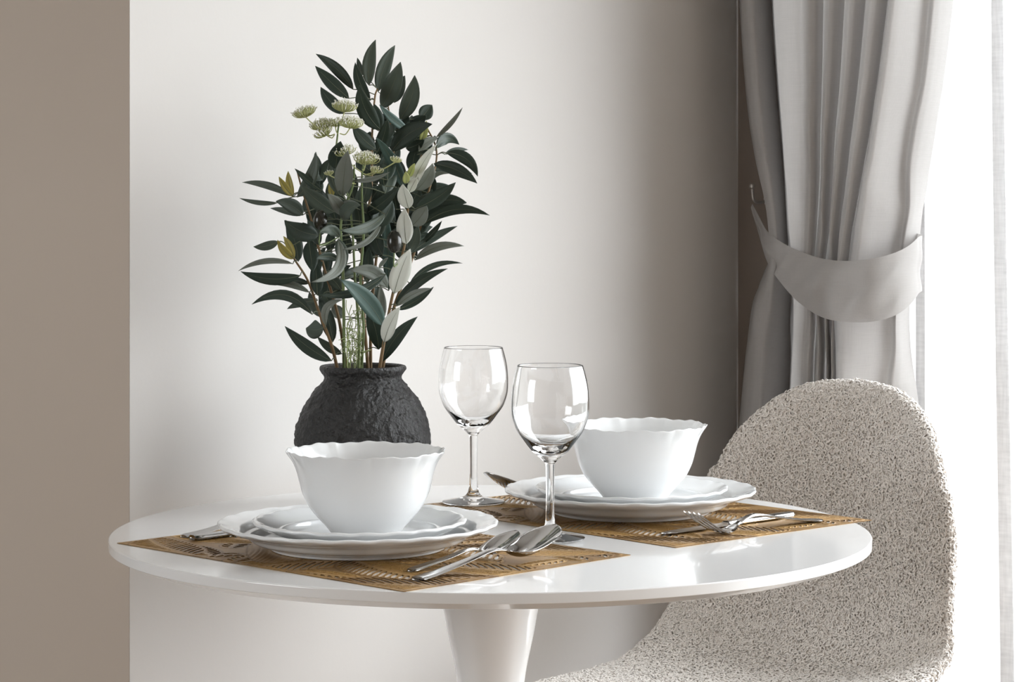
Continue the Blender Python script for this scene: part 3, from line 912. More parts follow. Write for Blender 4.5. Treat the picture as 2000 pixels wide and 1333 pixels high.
L('g', Z2, (1235, 562), (1555, 470), 56, 0.14, P_, -0.01, -0.02)
L('g', Z2, (1200, 715), (1545, 582), 38, 0.16, D, 0, 0.01)
L('g', Z2, (1105, 865), (1448, 617), 64, 0.10, D, -0.01, -0.02)
L('f', Z2, (1120, 885), (1357, 735), 50, -0.06, D, -0.02, -0.03)
L('f', Z2, (1120, 860), (1345, 745), 44, 0.08, P_, -0.01, -0.025)
L('g', Z2, (1022, 1222), (1252, 930), 82, 0.08, D, 0, -0.02)
L('g', Z2, (1210, 515), (1512, 340), 54, 0.05, D, 0.0, 0.01)
L('g', Z2, (1280, 450), (1410, 305), 40, -0.05, D, 0.01, 0.01)
L('g', Z2, (1300, 250), (1570, 190), 92, 0.12, D, 0.02, 0.02)
L('f', Z2, (1100, 778), (1205, 488), 118, 0.03, W_, -0.05, -0.07)
L('f', Z2, (1035, 1095), (1138, 868), 88, 0.04, W_, -0.04, -0.06)
L('f', Z2, (1180, 455), (1168, 225), 100, 0.02, W_, -0.07, -0.08)
L('f', Z2, (1218, 335), (1312, 208), 98, -0.06, P_, -0.03, -0.03)
L('f', Z2, (1195, 510), (1255, 338), 76, -0.05, MD, -0.02, -0.02)
L('b', Z2, (735, 428), (560, 705), 64, 0.26, P_, -0.06, -0.09)
L('b', Z2, (735, 425), (785, 605), 74, 0.0, MD, -0.05, -0.05)
L('d', Z2, (1055, 740), (812, 632), 90, -0.18, P_, -0.05, -0.08)
L('d', Z2, (1045, 655), (600, 785), 56, 0.12, D, -0.06, -0.09)
L('d', Z2, (1028, 988), (748, 688), 112, -0.06, TE, -0.05, -0.09)
L('a', Z2, (655, 988), (770, 818), 48, 0.30, P_, -0.05, -0.07)
L('b', Z2, (735, 560), (588, 552), 56, -0.10, D, -0.07, -0.08)
L('b', Z2, (742, 412), (610, 388), 66, -0.16, MD, -0.07, -0.08)
L('b', Z2, (1040, 262), (745, 365), 64, 0.12, MD, -0.07, -0.08)
L('d', Z2, (1015, 320), (765, 490), 38, 0.14, P_, -0.08, -0.10)
L('c', Z2, (545, 440), (570, 640), 90, 0.0, D, -0.04, -0.05)
L('a', Z2, (600, 790), (585, 560), 80, 0.0, D, 0.0, -0.01)
L('a', Z2, (700, 1095), (608, 790), 92, -0.05, D, 0.02, 0.02)
L('a', Z2, (640, 1000), (525, 1005), 112, 0.1, MD, 0.03, 0.04)
L('a', Z2, (760, 1172), (600, 1060), 54, 0.08, MD, 0.03, 0.04)
L('c', Z2, (770, 935), (700, 850), 76, 0.05, P_, 0.02, 0.03)
L('d', Z2, (1000, 1142), (920, 860), 98, -0.05, D, -0.01, -0.02)
L('e', Z2, (1065, 760), (1030, 195), 74, -0.02, TE, 0.02, 0.01)
L('e', Z2, (962, 555), (990, 370), 70, 0.03, TE, 0.02, 0.01)
L('e', Z2, (1030, 940), (1010, 720), 60, 0.03, P_, 0.0, 0.0)
L('f', Z2, (1000, 610), (1060, 545), 26, 0.05, P_, -0.02, -0.02)
L('c', Z2, (640, 620), (700, 700), 50, 0.0, MD, 0.02, 0.02)
L('c', Z2, (640, 780), (690, 850), 80, 0.0, MD, 0.02, 0.02)
# the dense dark heart of the bunch
for i in range(96):
    br = random.choice('bcdef')
    if i < 56:
        cx, cy = random.uniform(565, 1090), random.uniform(30, 560)
        b = (cx, cy); ang = random.uniform(-0.8, 0.8) - math.pi / 2
        ln = random.uniform(170, 290)
        LV.append((br, Z2(*b), Z2(cx + ln * math.cos(ang) * 0.6, cy + ln * math.sin(ang) * 0.8), random.uniform(20, 30), random.uniform(-0.1, 0.1), D if random.random() < 0.85 else MD, random.uniform(0.0, 0.05), random.uniform(0.0, 0.06)))
    elif i < 78:
        cx, cy = random.uniform(1010, 1400), random.uniform(700, 1100)
        ang = random.uniform(-0.9, 0.9) - math.pi / 2
        ln = random.uniform(170, 260)
        LV.append((random.choice('deg'), Z1(cx, cy), Z1(cx + ln * math.cos(ang) * 0.6, cy + ln * math.sin(ang) * 0.8), random.uniform(22, 30), random.uniform(-0.1, 0.1), D, random.uniform(0.0, 0.04), random.uniform(0.0, 0.05)))
    else:
        cx, cy = random.uniform(1080, 1250), random.uniform(80, 560)
        ang = random.uniform(-0.7, 0.7) - math.pi / 2
        ln = random.uniform(170, 260)
        LV.append(('g', Z2(cx, cy), Z2(cx + ln * math.cos(ang) * 0.6, cy + ln * math.sin(ang) * 0.8), random.uniform(20, 30), random.uniform(-0.1, 0.1), D, random.uniform(0.0, 0.04), random.uniform(0.0, 0.05)))

for i in range(16):
    cx, cy = random.uniform(600, 1010), random.uniform(640, 960)
    ang = random.uniform(-1.2, 1.2) - math.pi / 2
    ln = random.uniform(170, 270)
    LV.append((random.choice('bcde'), Z2(cx, cy), Z2(cx + ln * math.cos(ang) * 0.7, cy + ln * math.sin(ang) * 0.8), random.uniform(17, 26), random.uniform(-0.12, 0.12),
               random.choice((D, D, MD)), random.uniform(0.0, 0.05), random.uniform(0.0, 0.06)))
for i in range(16):
    cx, cy = random.uniform(1170, 1330), random.uniform(80, 480)
    ang = random.uniform(-1.3, -0.2)
    ln = random.uniform(160, 240)
    LV.append(('g', Z2(cx, cy), Z2(cx + ln * math.cos(ang) * 0.8, cy + ln * math.sin(ang) * 0.8), random.uniform(18, 26), random.uniform(-0.05, 0.12),
               random.choice((D, D, MD)), random.uniform(0.01, 0.05), random.uniform(0.0, 0.06)))
for i in range(10):
    cx, cy = random.uniform(1180, 1420), random.uniform(640, 960)
    ang = random.uniform(-1.5, -0.3)
    ln = random.uniform(150, 230)
    LV.append((random.choice('eg'), Z1(cx, cy), Z1(cx + ln * math.cos(ang) * 0.7, cy + ln * math.sin(ang) * 0.7), random.uniform(20, 28), random.uniform(-0.1, 0.1),
               D, random.uniform(0.0, 0.04), random.uniform(0.0, 0.05)))
FWD = np.array([-SA, CA, 0.0])
RGT = np.array([CA, SA, 0.0])
UP = np.array([0, 0, 1.0])


def make_leaf(base, tip, width, bow, mat, parent, stem_pt):
    base, tip = np.array(base), np.array(tip)
    ax = tip - base
    ln = np.linalg.norm(ax)
    # sideways in the picture plane, plus a gentle droop in depth
    side = np.cross(ax, FWD); side /= np.linalg.norm(side) + 1e-9
    ctrl = (base + tip) / 2 + side * bow * ln * 2 * 0.9 + FWD * random.uniform(-0.12, 0.12) * ln
    n = 13
    t = np.linspace(0, 1, n)[:, None]
    sp = (1 - t) ** 2 * base + 2 * t * (1 - t) * ctrl + t ** 2 * tip
    tan = np.gradient(sp, axis=0); tan /= np.linalg.norm(tan, axis=1)[:, None]
    roll = random.uniform(-0.35, 0.35)
    tt = t[:, 0]
    prof = tt ** 0.72 * (1 - tt) ** 0.95; prof = prof / prof.max()
    prof[0] = 0.05; prof[-1] = 0.02
    hw = 0.53 * width * prof
    us = np.array([-1, -0.55, 0.0, 0.55, 1])
    V = []
    fold = random.uniform(0.10, 0.30)
    tw = random.uniform(-0.3, 0.3)
    for i in range(n):
        sd = np.cross(tan[i], FWD); sd /= np.linalg.norm(sd) + 1e-9
        nr = np.cross(sd, tan[i])
        a = roll + tw * (tt[i] - 0.5)
        sd2 = sd * math.cos(a) + nr * math.sin(a)
        nr2 = -sd * math.sin(a) + nr * math.cos(a)
        for u in us:
            V.append(sp[i] + sd2 * hw[i] * u / math.cos(min(0.3, abs(a))) - nr2 * hw[i] * fold * (abs(u) ** 1.3))
    V = np.array(V)
    F = grid_faces(n, 5)
    ob = mk('leaf', V, F, mat, parent)
    md = ob.modifiers.new('thickness', 'SOLIDIFY'); md.thickness = 0.00035; md.offset = 0
    # midrib with the stalk that joins the stem, a piece of the leaf
    d = stem_pt - base
    bagm = Bag()
    rb = sp[: n - 2] - nrm_to_cam(sp[: n - 2]) * 0.0003
    r_ = np.linspace(0.00040, 0.00012, len(rb))
    bagm.add(*tube(rb, r_, 4))
    if np.linalg.norm(d) < 0.07:
        pt = smooth_poly([stem_pt, stem_pt - d * 0.55 + UP * 0.002, base], 5)
        bagm.add(*tube(pt, 0.0006, 5))
    rib = mk('midrib', bagm.arr(), bagm.f, M['rib'], ob)
    return ob


def nrm_to_cam(p):
    c0 = np.array([cxy[0], cxy[1], CAM_Z])
    d = p - c0
    return d / np.linalg.norm(d, axis=1)[:, None]


BR_LABEL = {
    'a': 'olive branch leaning lowest to the left with dark drooping leaves and a yellow bud',
    'b': 'olive branch at the front centre left with a broad pale grey-green leaf at its top',
    'c': 'olive branch with long thin leaves at the left and paired yellow buds',
    'd': 'tallest olive branch left of the crown, long leaves pointing up past the white flowers',
    'e': 'tall olive branch right of the crown with upright broad leaves at its top',
    'f': 'olive branch at the front right turning its silvery white leaf undersides forward',
    'g': 'olive branch arching out to the right with dark curved leaves',
}
BR, STEMPTS = {}, {}
for k_, sd in STEMS.items():
    n = len(sd['p'])
    pts = []
    for i, (x, y) in enumerate(sd['p']):
        u = i / (n - 1)
        pts.append(at(x, y, sd['y0'] * (1 - u) + sd['y1'] * u))
    # carry the stem down into the vase
    p0 = pts[0].copy()
    foot = vc + np.array([0, 0, 0.131]) + (p0 - vc) * np.array([0.75, 0.75, 0])
    sp = smooth_poly([foot] + pts, 8)
    root = empty('olive_branch', foot, BR_LABEL[k_], 'branch', 'olive branches in the vase')
    r_ = np.linspace(0.0023, 0.0009, len(sp))
    mk('stem', *tube(sp, r_, 7), M[sd['m']], root)
    BR[k_], STEMPTS[k_] = root, sp
for (br, b, t, w, bow, tone, db, dt) in LV:
    sp = STEMPTS[br]
    # depth of the stem near the leaf's base
    pj = np.array([at(b[0], b[1], 2.74)])
    j = np.argmin(np.linalg.norm((sp - pj) - ((sp - pj) @ FWD)[:, None] * FWD, axis=1))
    Ys = (sp[j] - np.array([cxy[0], cxy[1], 0])) @ FWD
    yb = Ys + 0.45 * db + random.uniform(-0.008, 0.008)
    yt = Ys + 0.8 * dt + random.uniform(-0.02, 0.02)
    make_leaf(at(b[0], b[1], yb), at(t[0], t[1], yt), w * 2.74 / F_PX, bow, M[tone], BR[br], sp[j])
# olives
for br, (ox, oy), rx, ry in (('f', Z2(1100, 440), 50, 76), ('b', Z2(620, 300), 46, 66)):
    sp = STEMPTS[br]
    c = at(ox, oy, 2.665 if br == 'f' else 2.655)
    k = 2.67 / F_PX / 3.3333
    pr = [(rx * k * math.sin(a) * (1 + 0.08 * math.cos(a)), -ry * k * math.cos(a)) for a in np.linspace(0, math.pi, 15)]
    ol = mk('olive', *lathe(pr, 24, c), M['olive'], BR[br])
    j = np.argmin(np.linalg.norm(sp - (c - np.array([0, 0, 0.03])), axis=1))
    mk('fruit_stalk', *tube(smooth_poly([c - np.array([0, 0, ry * k * 0.98]), c - np.array([0, 0, 0.028]), sp[j]], 5), 0.0008, 5), M['stem_green'], ol)

# ------------------------------------------------------------------ flower sprays
def umbel(root, centre, axis, rad, stem_from, npd, mats=('umbel', 'floret')):
    """domed head of curved pedicels tipped with florets"""
    axis = np.array(axis, float); axis /= np.linalg.norm(axis)
    a1 = np.cross(axis, [0.3, 0.9, 0.2]); a1 /= np.linalg.norm(a1); a2 = np.cross(axis, a1)
    ped, flo = Bag(), Bag()
    rad = rad * 1.12
    hub = centre - axis * rad * 0.8
    ico = [(0, 0, 1), (0, 0, -1), (1, 0, 0), (-1, 0, 0), (0, 1, 0), (0, -1, 0)]
    icf = [(0, 2, 4), (0, 4, 3), (0, 3, 5), (0, 5, 2), (1, 4, 2), (1, 3, 4), (1, 5, 3), (1, 2, 5)]
    for i in range(npd):
        r = math.sqrt((i + 0.5) / npd); ph = i * 2.39996
        rr = r * rad * random.uniform(0.92, 1.08)
        d = a1 * math.cos(ph) + a2 * math.sin(ph)
        top = hub + d * rr + axis * rad * (0.80 - 0.28 * r * r + random.uniform(-0.06, 0.06))
        mid = hub + d * rr * 1.02 + axis * rad * (0.10 + 0.2 * (1 - r))
        pts = np.array([(1 - t) ** 2 * hub + 2 * t * (1 - t) * mid + t * t * top for t in np.linspace(0, 1, 5)])
        ped.add(*tube(pts, [0.00042, 0.0004, 0.0004, 0.0005, 0.0006], 4, False))
        for k in range(3):
            off = (np.array([random.gauss(0, 1) for _ in range(3)])) * rad * 0.055
            s_ = rad * random.uniform(0.050, 0.080)
            flo.add(np.array(ico) * s_ * np.array([0.8, 0.8, 1.2]) + top + off + axis * rad * 0.06 * k * 0.5, icf)
    hd = mk('umbel', ped.arr(), ped.f, M[mats[0]], root)
    fl = mk('floret_cluster', flo.arr(), flo.f, M[mats[1]], hd); tag(fl, kind='stuff')
    pts = smooth_poly([stem_from, (stem_from + hub) / 2 - axis * rad * 0.25 * 0 + (hub - stem_from) * 0.08 - axis * rad * 0.3, hub], 6)
    mk('flower_stalk', *tube(pts, 0.0007, 5), M['umbel'], hd)


ZA = lambda x, y: (560 + x / 7.404, 180 + y / 7.404)
k7 = 2.66 / F_PX / 7.404
main = [Z2(870, 1290), Z2(868, 1000), Z2(845, 700), Z2(830, 400), Z2(800, 150), ZA(720, 1000), ZA(735, 620), ZA(760, 430)]
sp = smooth_poly([vc + np.array([0.0, 0.0, 0.131])] + [at(x, y, 2.74 - 0.055 * i / 7) for i, (x, y) in enumerate(main)], 8)
fr = empty('flower_spray', sp[0], 'cream umbel flower spray reaching out at the upper left of the bunch', 'flower', 'cream flower sprays in the vase')
mk('stem', *tube(sp, np.linspace(0.0018, 0.0010, len(sp)), 6), M['stem_green'], fr)
for (cx, cy), rd, ax, st, n_ in ((ZA(235, 225), 165, (-0.30, 0, 1), ZA(600, 570), 60), (ZA(490, 400), 170, (-0.25, -0.1, 1), ZA(690, 610), 60),
                                 (ZA(850, 135), 175, (0.10, 0, 1), ZA(770, 420), 60), (ZA(930, 370), 175, (0.12, -0.2, 1), ZA(770, 600), 60),
                                 (ZA(500, 520), 150, (-0.55, -0.3, 0.8), ZA(690, 620), 40), (ZA(700, 400), 110, (0.0, -0.4, 1), ZA(740, 600), 34)):
    y_ = 2.685 + random.uniform(-0.02, 0.02)
    axw = RGT * ax[0] + FWD * ax[1] + UP * ax[2]
    sf = at(st[0], st[1], 2.688)
    umbel(fr, at(cx, cy, y_), axw, rd * k7, sf, n_)
main = [Z2(890, 1290), Z2(900, 1000), Z2(880, 700), Z2(900, 400), Z2(890, 150), ZA(1090, 1180), ZA(1110, 1060)]
sp = smooth_poly([vc + np.array([0.006, 0.004, 0.131])] + [at(x, y, 2.745 - 0.075 * i / 6) for i, (x, y) in enumerate(main)], 8)
fr = empty('flower_spray', sp[0], 'smaller white umbel flower spray half hidden among the leaves at mid height', 'flower', 'cream flower sprays in the vase')
mk('stem', *tube(sp, np.linspace(0.0018, 0.0010, len(sp)), 6), M['stem_green'], fr)
for (cx, cy), rd, ax, st, n_ in ((ZA(1150, 890), 175, (0.1, -0.3, 1), ZA(1100, 1120), 56), (ZA(820, 790), 150, (-0.2, -0.3, 1), ZA(1085, 1160), 44),
                                 (ZA(1300, 1090), 95, (0.2, -0.3, 1), ZA(1110, 1180), 24), (ZA(600, 1140), 70, (-0.2, 0, 1), ZA(1000, 1330), 16), (ZA(1590, 940), 90, (0.3, 0, 1), ZA(1130, 1200), 20)):
    axw = RGT * ax[0] + FWD * ax[1] + UP * ax[2]
    umbel(fr, at(cx, cy, 2.655), axw, rd * k7, at(st[0], st[1], 2.668), n_)
# fine green tendrils between the stems
bag = Bag()
for i in range(20):
    x0 = random.uniform(790, 890); y0_ = 1285
    pts = []
    y = 2.735 + random.uniform(-0.02, 0.03)
    hgt = random.uniform(180, 520)
    for j in range(9):
        u = j / 8
        pts.append(at(*Z2(x0 + random.uniform(-16, 16) * (0.4 + u) + (840 - x0) * 0.1 * u, y0_ - hgt * u), y + random.uniform(-0.006, 0.006)))
    bag.add(*tube(smooth_poly(pts, 4), 0.00045, 4, False))
    for j in (2, 4, 6):
        p = pts[j]
        bag.add(*tube(smooth_poly([p, p + np.array([random.uniform(-.007, .007), random.uniform(-.007, .007), 0.004]), p + np.array([random.uniform(-.012, .012), random.uniform(-.012, .012), random.uniform(-0.004, 0.012)])], 4), 0.0004, 4, False))
tg = mk('wiry_greenery', bag.arr(), bag.f, M['tendril'], None, True, vc + np.array([0, 0, 0.131]))
tag(tg, 'fine curly green tendrils between the stems just above the vase mouth', 'greenery', None, 'stuff')

# ------------------------------------------------------------------ chair
KX = -0.086
ch = empty('shell_chair', (KX, 0.62, 0), 'beige boucle shell chair with a rounded back beside the window', 'chair')
cp = smooth_poly([(0.285, 0.420), (0.292, 0.441), (0.315, 0.452), (0.37, 0.457), (0.45, 0.455), (0.54, 0.453), (0.625, 0.457), (0.690, 0.470), (0.732, 0.503), (0.754, 0.550), (0.768, 0.610),
                  (0.780, 0.680), (0.793, 0.755), (0.803, 0.810), (0.811, 0.8475)], 40)
seg = np.concatenate([[0], np.cumsum(np.linalg.norm(np.diff(cp, axis=0), axis=1))])
SL = seg[-1]


def chair_surface(nu, nv, sgn, even=False):
    """sgn +1 upper/front sheet, -1 under/back sheet. returns verts (nv,nu,3), normals"""
    # denser near the rounded top
    a = np.linspace(0, 1, nv)
    vv = SL * a if even else SL * (0.5 - 0.5 * np.cos(np.pi * a)) * 0.25 + SL * a * 0.75
    q = np.interp(vv, seg, cp[:, 0]); z = np.interp(vv, seg, cp[:, 1])
    tq = np.gradient(q); tz = np.gradient(z)
    l = np.hypot(tq, tz); tq, tz = tq / l, tz / l
    nq, nzz = -tz, tq                       # towards the sitter / up
    # half width along the profile
    top = SL - 0.235
    w = np.interp(vv, [0, 0.05, 0.2, 0.36, 0.45, 0.55, 0.7, top, SL], [0.19, 0.2, 0.208, 0.220, 0.226, 0.214, 0.201, 0.196, 0.193])
    r = np.clip((vv - top) / (SL - top), 0, 1)
    w = w * np.clip(1 - r ** 2.2, 0, 1) ** (1 / 2.4)
    r2 = np.clip((0.09 - vv) / 0.09, 0, 1)
    w = w * np.clip(1 - 0.30 * r2 ** 2.5, 0, 1)
    curl = np.interp(vv, [0, 0.1, 0.3, 0.42, 0.55, 0.75, SL], [0.012, 0.016, 0.022, 0.050, 0.058, 0.045, 0.02]) * np.clip(w / 0.19, 0, 1)
    th = 0.020 * np.clip(1 - r ** 6, 0, 1) ** 0.5 * np.clip(1 - r2 ** 6, 0, 1) ** 0.5
    u = np.sin(np.linspace(-1, 1, nu) * np.pi / 2 * 0.999)
    u = 0.15 * u + 0.85 * np.linspace(-1, 1, nu) if even else 0.6 * u + 0.4 * np.linspace(-1, 1, nu)
    U, Wd = np.meshgrid(u, w)
    Th = th[:, None] * np.sqrt(np.clip(1 - np.abs(U) ** 5, 0, 1))
    lift = curl[:, None] * np.abs(U) ** 2.2 + sgn * Th
    Xc = KX + Wd * U
    Yc = q[:, None] + nq[:, None] * lift
    Zc = z[:, None] + nzz[:, None] * lift
    return np.stack([Xc, Yc, Zc], -1)


def grid_normals(P):
    du = np.gradient(P, axis=1); dv = np.gradient(P, axis=0)
    n = np.cross(du, dv)
    return n / (np.linalg.norm(n, axis=-1, keepdims=True) + 1e-12)


NU, NVv = 150, 330
Pf = chair_surface(NU, NVv, 1)
Nf = grid_normals(Pf)
flat = Pf.reshape(-1, 3); nf = Nf.reshape(-1, 3)
dsp = np.empty(len(flat))
for i, p in enumerate(flat):
    q = Vector(p) * 170
    dsp[i] = 0.5 - abs(mnoise.noise(q)) * 1.6 + 0.4 * mnoise.noise(q * 0.45)
flat2 = flat + nf * (dsp * 0.0016)[:, None]
Pb = chair_surface(60, 120, -1)
bag = Bag()
bag.add(flat2, grid_faces(NVv, NU).tolist())
bag.add(Pb.reshape(-1, 3), grid_faces(120, 60)[:, ::-1].tolist())
shell = mk('shell', bag.arr(), bag.f, M['boucle'], ch)

# boucle loops over the visible sheet and round the edge
def loops(P, N, count, seed):
    r = np.random.default_rng(seed)
    nv, nu = P.shape[:2]
    d1 = P[1:, :-1] - P[:-1, :-1]; d2 = P[:-1, 1:] - P[:-1, :-1]
    ar = np.linalg.norm(np.cross(d1, d2), axis=-1).ravel()
    idx = np.arange(len(ar)); count = len(idx)
    i, j = idx // (nu - 1), idx % (nu - 1)
    a, b = r.random(count)[:, None], r.random(count)[:, None]
    pos = (P[i, j] * (1 - a) + P[i + 1, j] * a) * (1 - b) + (P[i, j + 1] * (1 - a) + P[i + 1, j + 1] * a) * b
    n = N[i, j]
    rv = r.normal(size=(count, 3))
    t1 = np.cross(n, rv); t1 /= np.linalg.norm(t1, axis=1)[:, None]
    t2 = np.cross(n, t1)
    R = r.uniform(0.0018, 0.0032, count)
    ns, nc = 6, 3
    ang0 = r.uniform(0, 2 * np.pi, count)
    span = r.uniform(3.6, 6.0, count)
    tilt = r.uniform(0.0, 0.6, count)
    th = ang0[:, None] + span[:, None] * np.linspace(0, 1, ns)[None]
    cth, sth = np.cos(th), np.sin(th)
    e2 = t2 * np.cos(tilt)[:, None] + n * np.sin(tilt)[:, None]
    cen = pos + n * r.uniform(0.0004, 0.0016, count)[:, None]
    path = cen[:, None] + R[:, None, None] * (cth[..., None] * t1[:, None] + sth[..., None] * e2[:, None])
    radial = cth[..., None] * t1[:, None] + sth[..., None] * e2[:, None]
    binorm = np.cross(t1, e2)[:, None] * np.ones((1, ns, 1))
    rad = r.uniform(0.0010, 0.0015, count)
    al = np.linspace(0, 2 * np.pi, nc, endpoint=False)
    V = path[:, :, None] + rad[:, None, None, None] * (np.cos(al)[None, None, :, None] * radial[:, :, None] + np.sin(al)[None, None, :, None] * binorm[:, :, None])
    f1 = grid_faces(ns, nc, close_v=True)
    F = (f1[None] + (np.arange(count) * ns * nc)[:, None, None]).reshape(-1, 4)
    return V.reshape(-1, 3), F


Pl = chair_surface(108, 240, 1, True)
V1, F1 = loops(Pl, grid_normals(Pl), 0, 3)
Nb = -grid_normals(Pb)
V2, F2 = loops(Pb, Nb, 0, 4)
pile = mk('boucle_pile', np.vstack([V1, V2]), np.vstack([F1, F2 + len(V1)]), M['pile'], ch)
tag(pile, kind='stuff')
for sx in (-1, 1):
    for (yt, yb) in ((0.44, 0.38), (0.66, 0.80)):
        mk('leg', *tube([(KX + sx * 0.11, yt, 0.43), (KX + sx * 0.20, yb, 0.0)], [0.011, 0.008], 12), M['leg'], ch)

# ------------------------------------------------------------------ grey curtain
Y_C = 0.918
# fold lines across the curtain: for each height a list of (photo x, depth towards the room in m)
# (photo row, left panel left/right edge, creases of the main bundle from the gap on, outer crease, right edge, fold depth)
ROWS = [
    (-700, 1418, 1496, (1500, 1630, 1690, 1752, 1815), 1890, 1950, 1.1),
    (0, 1446, 1509, (1511, 1610, 1651, 1692, 1735), 1815, 1861, 1.0),
    (150, 1456, 1518, (1520, 1607, 1642, 1678, 1716), 1800, 1843, 1.0),
    (300, 1474, 1529, (1531, 1602, 1629, 1660, 1693), 1772, 1819, 1.0),
    (440, 1500, 1538, (1540, 1597, 1620, 1644, 1668), 1766, 1799, 0.9),
    (520, 1502, 1542, (1544, 1595, 1614, 1637, 1660), 1755, 1790, 0.75),
    (600, 1476, 1546, (1550, 1593, 1612, 1625, 1634), 1748, 1779, 0.8),
    (690, 1460, 1545, (1549, 1592, 1612, 1624, 1633), 1742, 1778, 0.9),
    (770, 1452, 1543, (1545, 1591, 1612, 1624, 1633), 1733, 1790, 1.0),
    (1500, 1425, 1538, (1543, 1615, 1650, 1690, 1715), 1790, 1850, 1.0),
]


def fold_points(lo, hi, cr, oc, re_, k):
    """list of (photo x, depth towards the room)"""
    w = hi - lo
    P = [(lo, -0.096), (lo + 0.04 * w, 0.000), (lo + 0.18 * w, 0.020 * k), (lo + 0.42 * w, 0.020 * k), (lo + 0.65 * w, -0.010 * k), (lo + 0.85 * w, -0.045), (hi, -0.080)]
    bump = [0.034, 0.036, 0.040, 0.043]
    for i in range(4):
        a, b = cr[i], cr[i + 1]
        w = b - a
        h = bump[i]
        if i == 0:
            P += [(a + 0.3, -0.030), (a + 0.5, h - 0.008), (a + 0.14 * w, h + 0.002), (a + 0.42 * w, h + 0.007), (a + 0.55 * w, h + 0.006), (a + 0.68 * w, h + 0.016 * k), (a + 0.86 * w, h + 0.006), (b - 0.6, h - 0.022 * k)]
        else:
            P += [(a + 0.4, h + 0.006 * k), (a + 0.16 * w, h + 0.014 * k), (a + 0.46 * w, h + 0.009 * k), (a + 0.76 * w, h - 0.006 * k), (b - 0.5, h - 0.030 * k)]
    a, b = cr[4], oc
    w = b - a
    P += [(a + 0.4, 0.044), (a + 0.10 * w, 0.056), (a + 0.30 * w, 0.044), (a + 0.60 * w, 0.020), (a + 0.85 * w, -0.004), (b, -0.012)]
    w = re_ - b
    P += [(b + 0.15 * w, -0.006), (b + 0.45 * w, -0.020), (b + 0.75 * w, -0.042), (re_, -0.066)]
    return P


rows3 = []
for py, *rest in ROWS:
    zrow = CAM_Z - (py - Y_HOR) * 3.19 / F_PX
    a = []
    for px, d in fold_points(*rest):
        p = on_window(px, py, Y_C - d)          # the column seen at the fold's own depth
        a.append((p[0], p[1], zrow))
    a = np.array(a)
    tpar = np.arange(len(a))
    tq = np.linspace(0, len(a) - 1, (len(a) - 1) * 6 + 1)
    lin = np.stack([np.interp(tq, tpar, a[:, c_]) for c_ in range(3)], -1)
    for _ in range(3):
        lin[1:-1] = 0.25 * lin[:-2] + 0.5 * lin[1:-1] + 0.25 * lin[2:]
    rows3.append(lin)
rows3 = np.array(rows3)                       # rows x U x 3
zt = np.array([r[0, 2] for r in rows3])
zt[0] = Z_C - 0.03; zt[-1] = 0.02
zs = np.concatenate([np.linspace(zt[0], zt[1], 8)[:-1], np.linspace(zt[1], zt[-2], 70), np.linspace(zt[-2], zt[-1], 10)[1:]])
UX = rows3.shape[1]


def hermite(zk, vals, zq):
    """smooth interpolation over descending heights"""
    zk = -np.asarray(zk); zq = -np.asarray(zq)
    m = np.gradient(vals, zk, axis=0)
    i = np.clip(np.searchsorted(zk, zq, side='right') - 1, 0, len(zk) - 2)
    h = (zk[i + 1] - zk[i])[:, None]
    t = ((zq - zk[i]) / h[:, 0])[:, None]
    return ((2 * t ** 3 - 3 * t ** 2 + 1) * vals[i] + (t ** 3 - 2 * t ** 2 + t) * h * m[i] + (-2 * t ** 3 + 3 * t ** 2) * vals[i + 1] + (t ** 3 - t ** 2) * h * m[i + 1])


cxs = hermite(zt, rows3[:, :, 0], zs)
cys = hermite(zt, rows3[:, :, 1], zs)
wr = np.zeros_like(cxs)
for i in range(cxs.shape[0]):
    for j in range(0, cxs.shape[1]):
        z = zs[i]
        # soft drag wrinkles near the tie
        g = math.exp(-((z - 0.985) / 0.16) ** 2)
        wr[i, j] = 0.007 * g * mnoise.noise(Vector((cxs[i, j] * 28, 0.3, z * 16 + cxs[i, j] * 22)))
cur = np.stack([cxs, np.minimum(cys - wr, WALL_Y - 0.002), np.broadcast_to(zs[:, None], cxs.shape)], -1)
dr = mk('grey_curtain', cur.reshape(-1, 3), grid_faces(cur.shape[0], cur.shape[1]), M['drape'], None, True, cur[-1, UX // 2])
tag(dr, 'heavy grey linen curtain gathered at the corner by a fabric tieback', 'curtain')

# tieback band: (photo x, top y, bottom y, depth from the curtain plane towards the room)
TB = [(1469, 398, 416, -0.060), (1482, 420, 452, -0.040), (1500, 452, 512, -0.008), (1525, 472, 552, 0.030), (1560, 490, 591, 0.050), (1605, 505, 620, 0.060), (1650, 510, 629, 0.066),
      (1700, 506, 629, 0.068), (1745, 495, 618, 0.046), (1775, 480, 598, 0.018), (1794, 463, 574, -0.014), (1797, 458, 564, -0.045)]
tp, bt = [], []
for px, y0, y1, d in TB:
    tp.append(on_window(px, y0, Y_C - d)); bt.append(on_window(px, y1, Y_C - d))
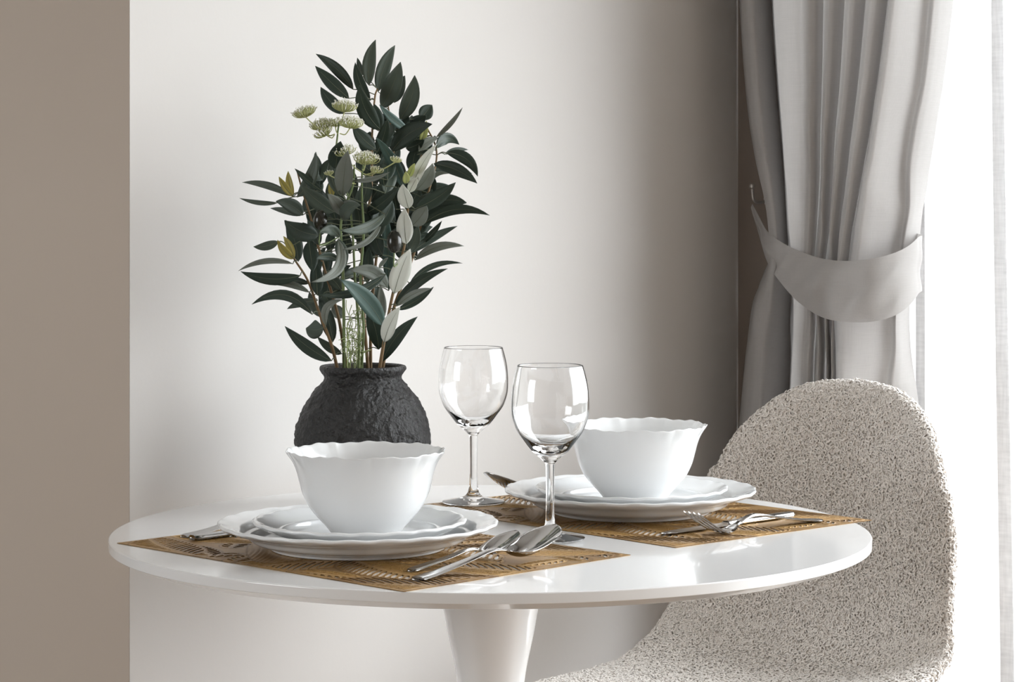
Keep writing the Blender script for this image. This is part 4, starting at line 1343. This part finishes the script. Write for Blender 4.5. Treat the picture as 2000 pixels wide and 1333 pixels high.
# round the back of the bundle to the hook again
hk = on_window(1469, 398, Y_C + 0.070)
for f_ in (0.25, 0.6, 0.9):
    a, b = tp[len(TB) - 1], hk
    m_ = a * (1 - f_) + b * f_; m_[1] = WALL_Y - 0.012
    tp.append(m_); lo = m_.copy(); lo[2] -= 0.075 * (1 - f_) + 0.012; bt.append(lo)
tp, bt = smooth_poly(tp, 8), smooth_poly(bt, 8)
nr = 22
bandv = np.zeros((len(tp), nr, 3))
for i in range(len(tp)):
    for j in range(nr):
        t = j / (nr - 1)
        p = tp[i] * (1 - t) + bt[i] * t
        ht = np.linalg.norm(tp[i] - bt[i])
        bulge = 0.006 * math.sin(math.pi * t) * min(1, ht / 0.06)
        wv = 0.014 * mnoise.noise(Vector((p[0] * 34 + t * 1.2, 1.7, p[2] * 24 - p[0] * 18))) * math.sin(math.pi * t) ** 0.7 * min(1, ht / 0.05)
        fr_ = i / len(tp)
        if i < 8 * 4:
            wv += 0.004 * math.sin(t * 13 + i * 0.06) * min(1, i / 8) * (1 - i / 32)
        p = p.copy()
        if i < 8 * 11: p[1] -= bulge + wv
        bandv[i, j] = p
tbk = mk('curtain_tieback', bandv.reshape(-1, 3), grid_faces(len(tp), nr)[:, ::-1], M['drape'], None, True, bandv[0, 0])
tag(tbk, 'wide grey linen tieback band wrapped round the curtain and hung on the wall hook', 'tieback')

# hook: a ball-ended peg on the wall
hb = on_window(1469, 364, WALL_Y - 0.045)
hr = empty('tieback_hook', (hb[0], WALL_Y, hb[2] - 0.012), 'small pale metal knob hook on the dark wall beside the curtain', 'hook')
ball = [(0.0042 * math.sin(a), -0.0042 * math.cos(a)) for a in np.linspace(0, math.pi, 13)]
mk('knob', *lathe(ball, 24, hb), M['hook'], hr)
neck = smooth_poly([hb, hb + np.array([0.0, 0.001, -0.010]), hb + np.array([0, 0.004, -0.020]), hb + np.array([0, 0.016, -0.024]), hb + np.array([0, 0.045, -0.020])], 6)
mk('arm', *tube(neck, 0.0022, 10), M['hook'], hr)
pv, pf = lathe([(0, 0), (0.011, 0), (0.011, 0.002), (0.009, 0.0035), (0, 0.0035)], 24)
pv = np.stack([pv[:, 0] + hb[0], WALL_Y - pv[:, 2], pv[:, 1] + hb[2] - 0.020], -1)
mk('wall_plate', pv, pf, M['hook'], hr)

# ------------------------------------------------------------------ sheer curtain
Y_S = 1.002
xa = on_window(1792, 700, Y_S)[0]
xb = on_window(1968, 700, Y_S)[0]
nxs, nzs = 60, 40
xs = np.linspace(xa, xb, nxs); zs2 = np.linspace(0.02, Z_C - 0.02, nzs)
sh = np.zeros((nxs, nzs, 3))
for i, x in enumerate(xs):
    for j, z in enumerate(zs2):
        u = i / (nxs - 1)
        sway = 0.004 * math.sin(z * 3.1 + 0.6) * u - 0.010 * (z - 0.8) * u
        sh[i, j] = (x + sway, Y_S + 0.007 * math.sin(x * 70) * (0.5 + 0.5 * u), z)
so = mk('sheer_curtain', sh.reshape(-1, 3), grid_faces(nxs, nzs), M['sheer'], None, True, sh[nxs // 2, 0])
tag(so, 'thin white sheer curtain glowing in front of the window', 'curtain')
for i0, i1 in ((0, 6), (nxs - 9, nxs - 1)):
    a = sh[i0:i1 + 1].copy(); a[:, :, 1] -= 0.0012
    mk('selvedge', a.reshape(-1, 3), grid_faces(a.shape[0], nzs), M['selvedge'], so)
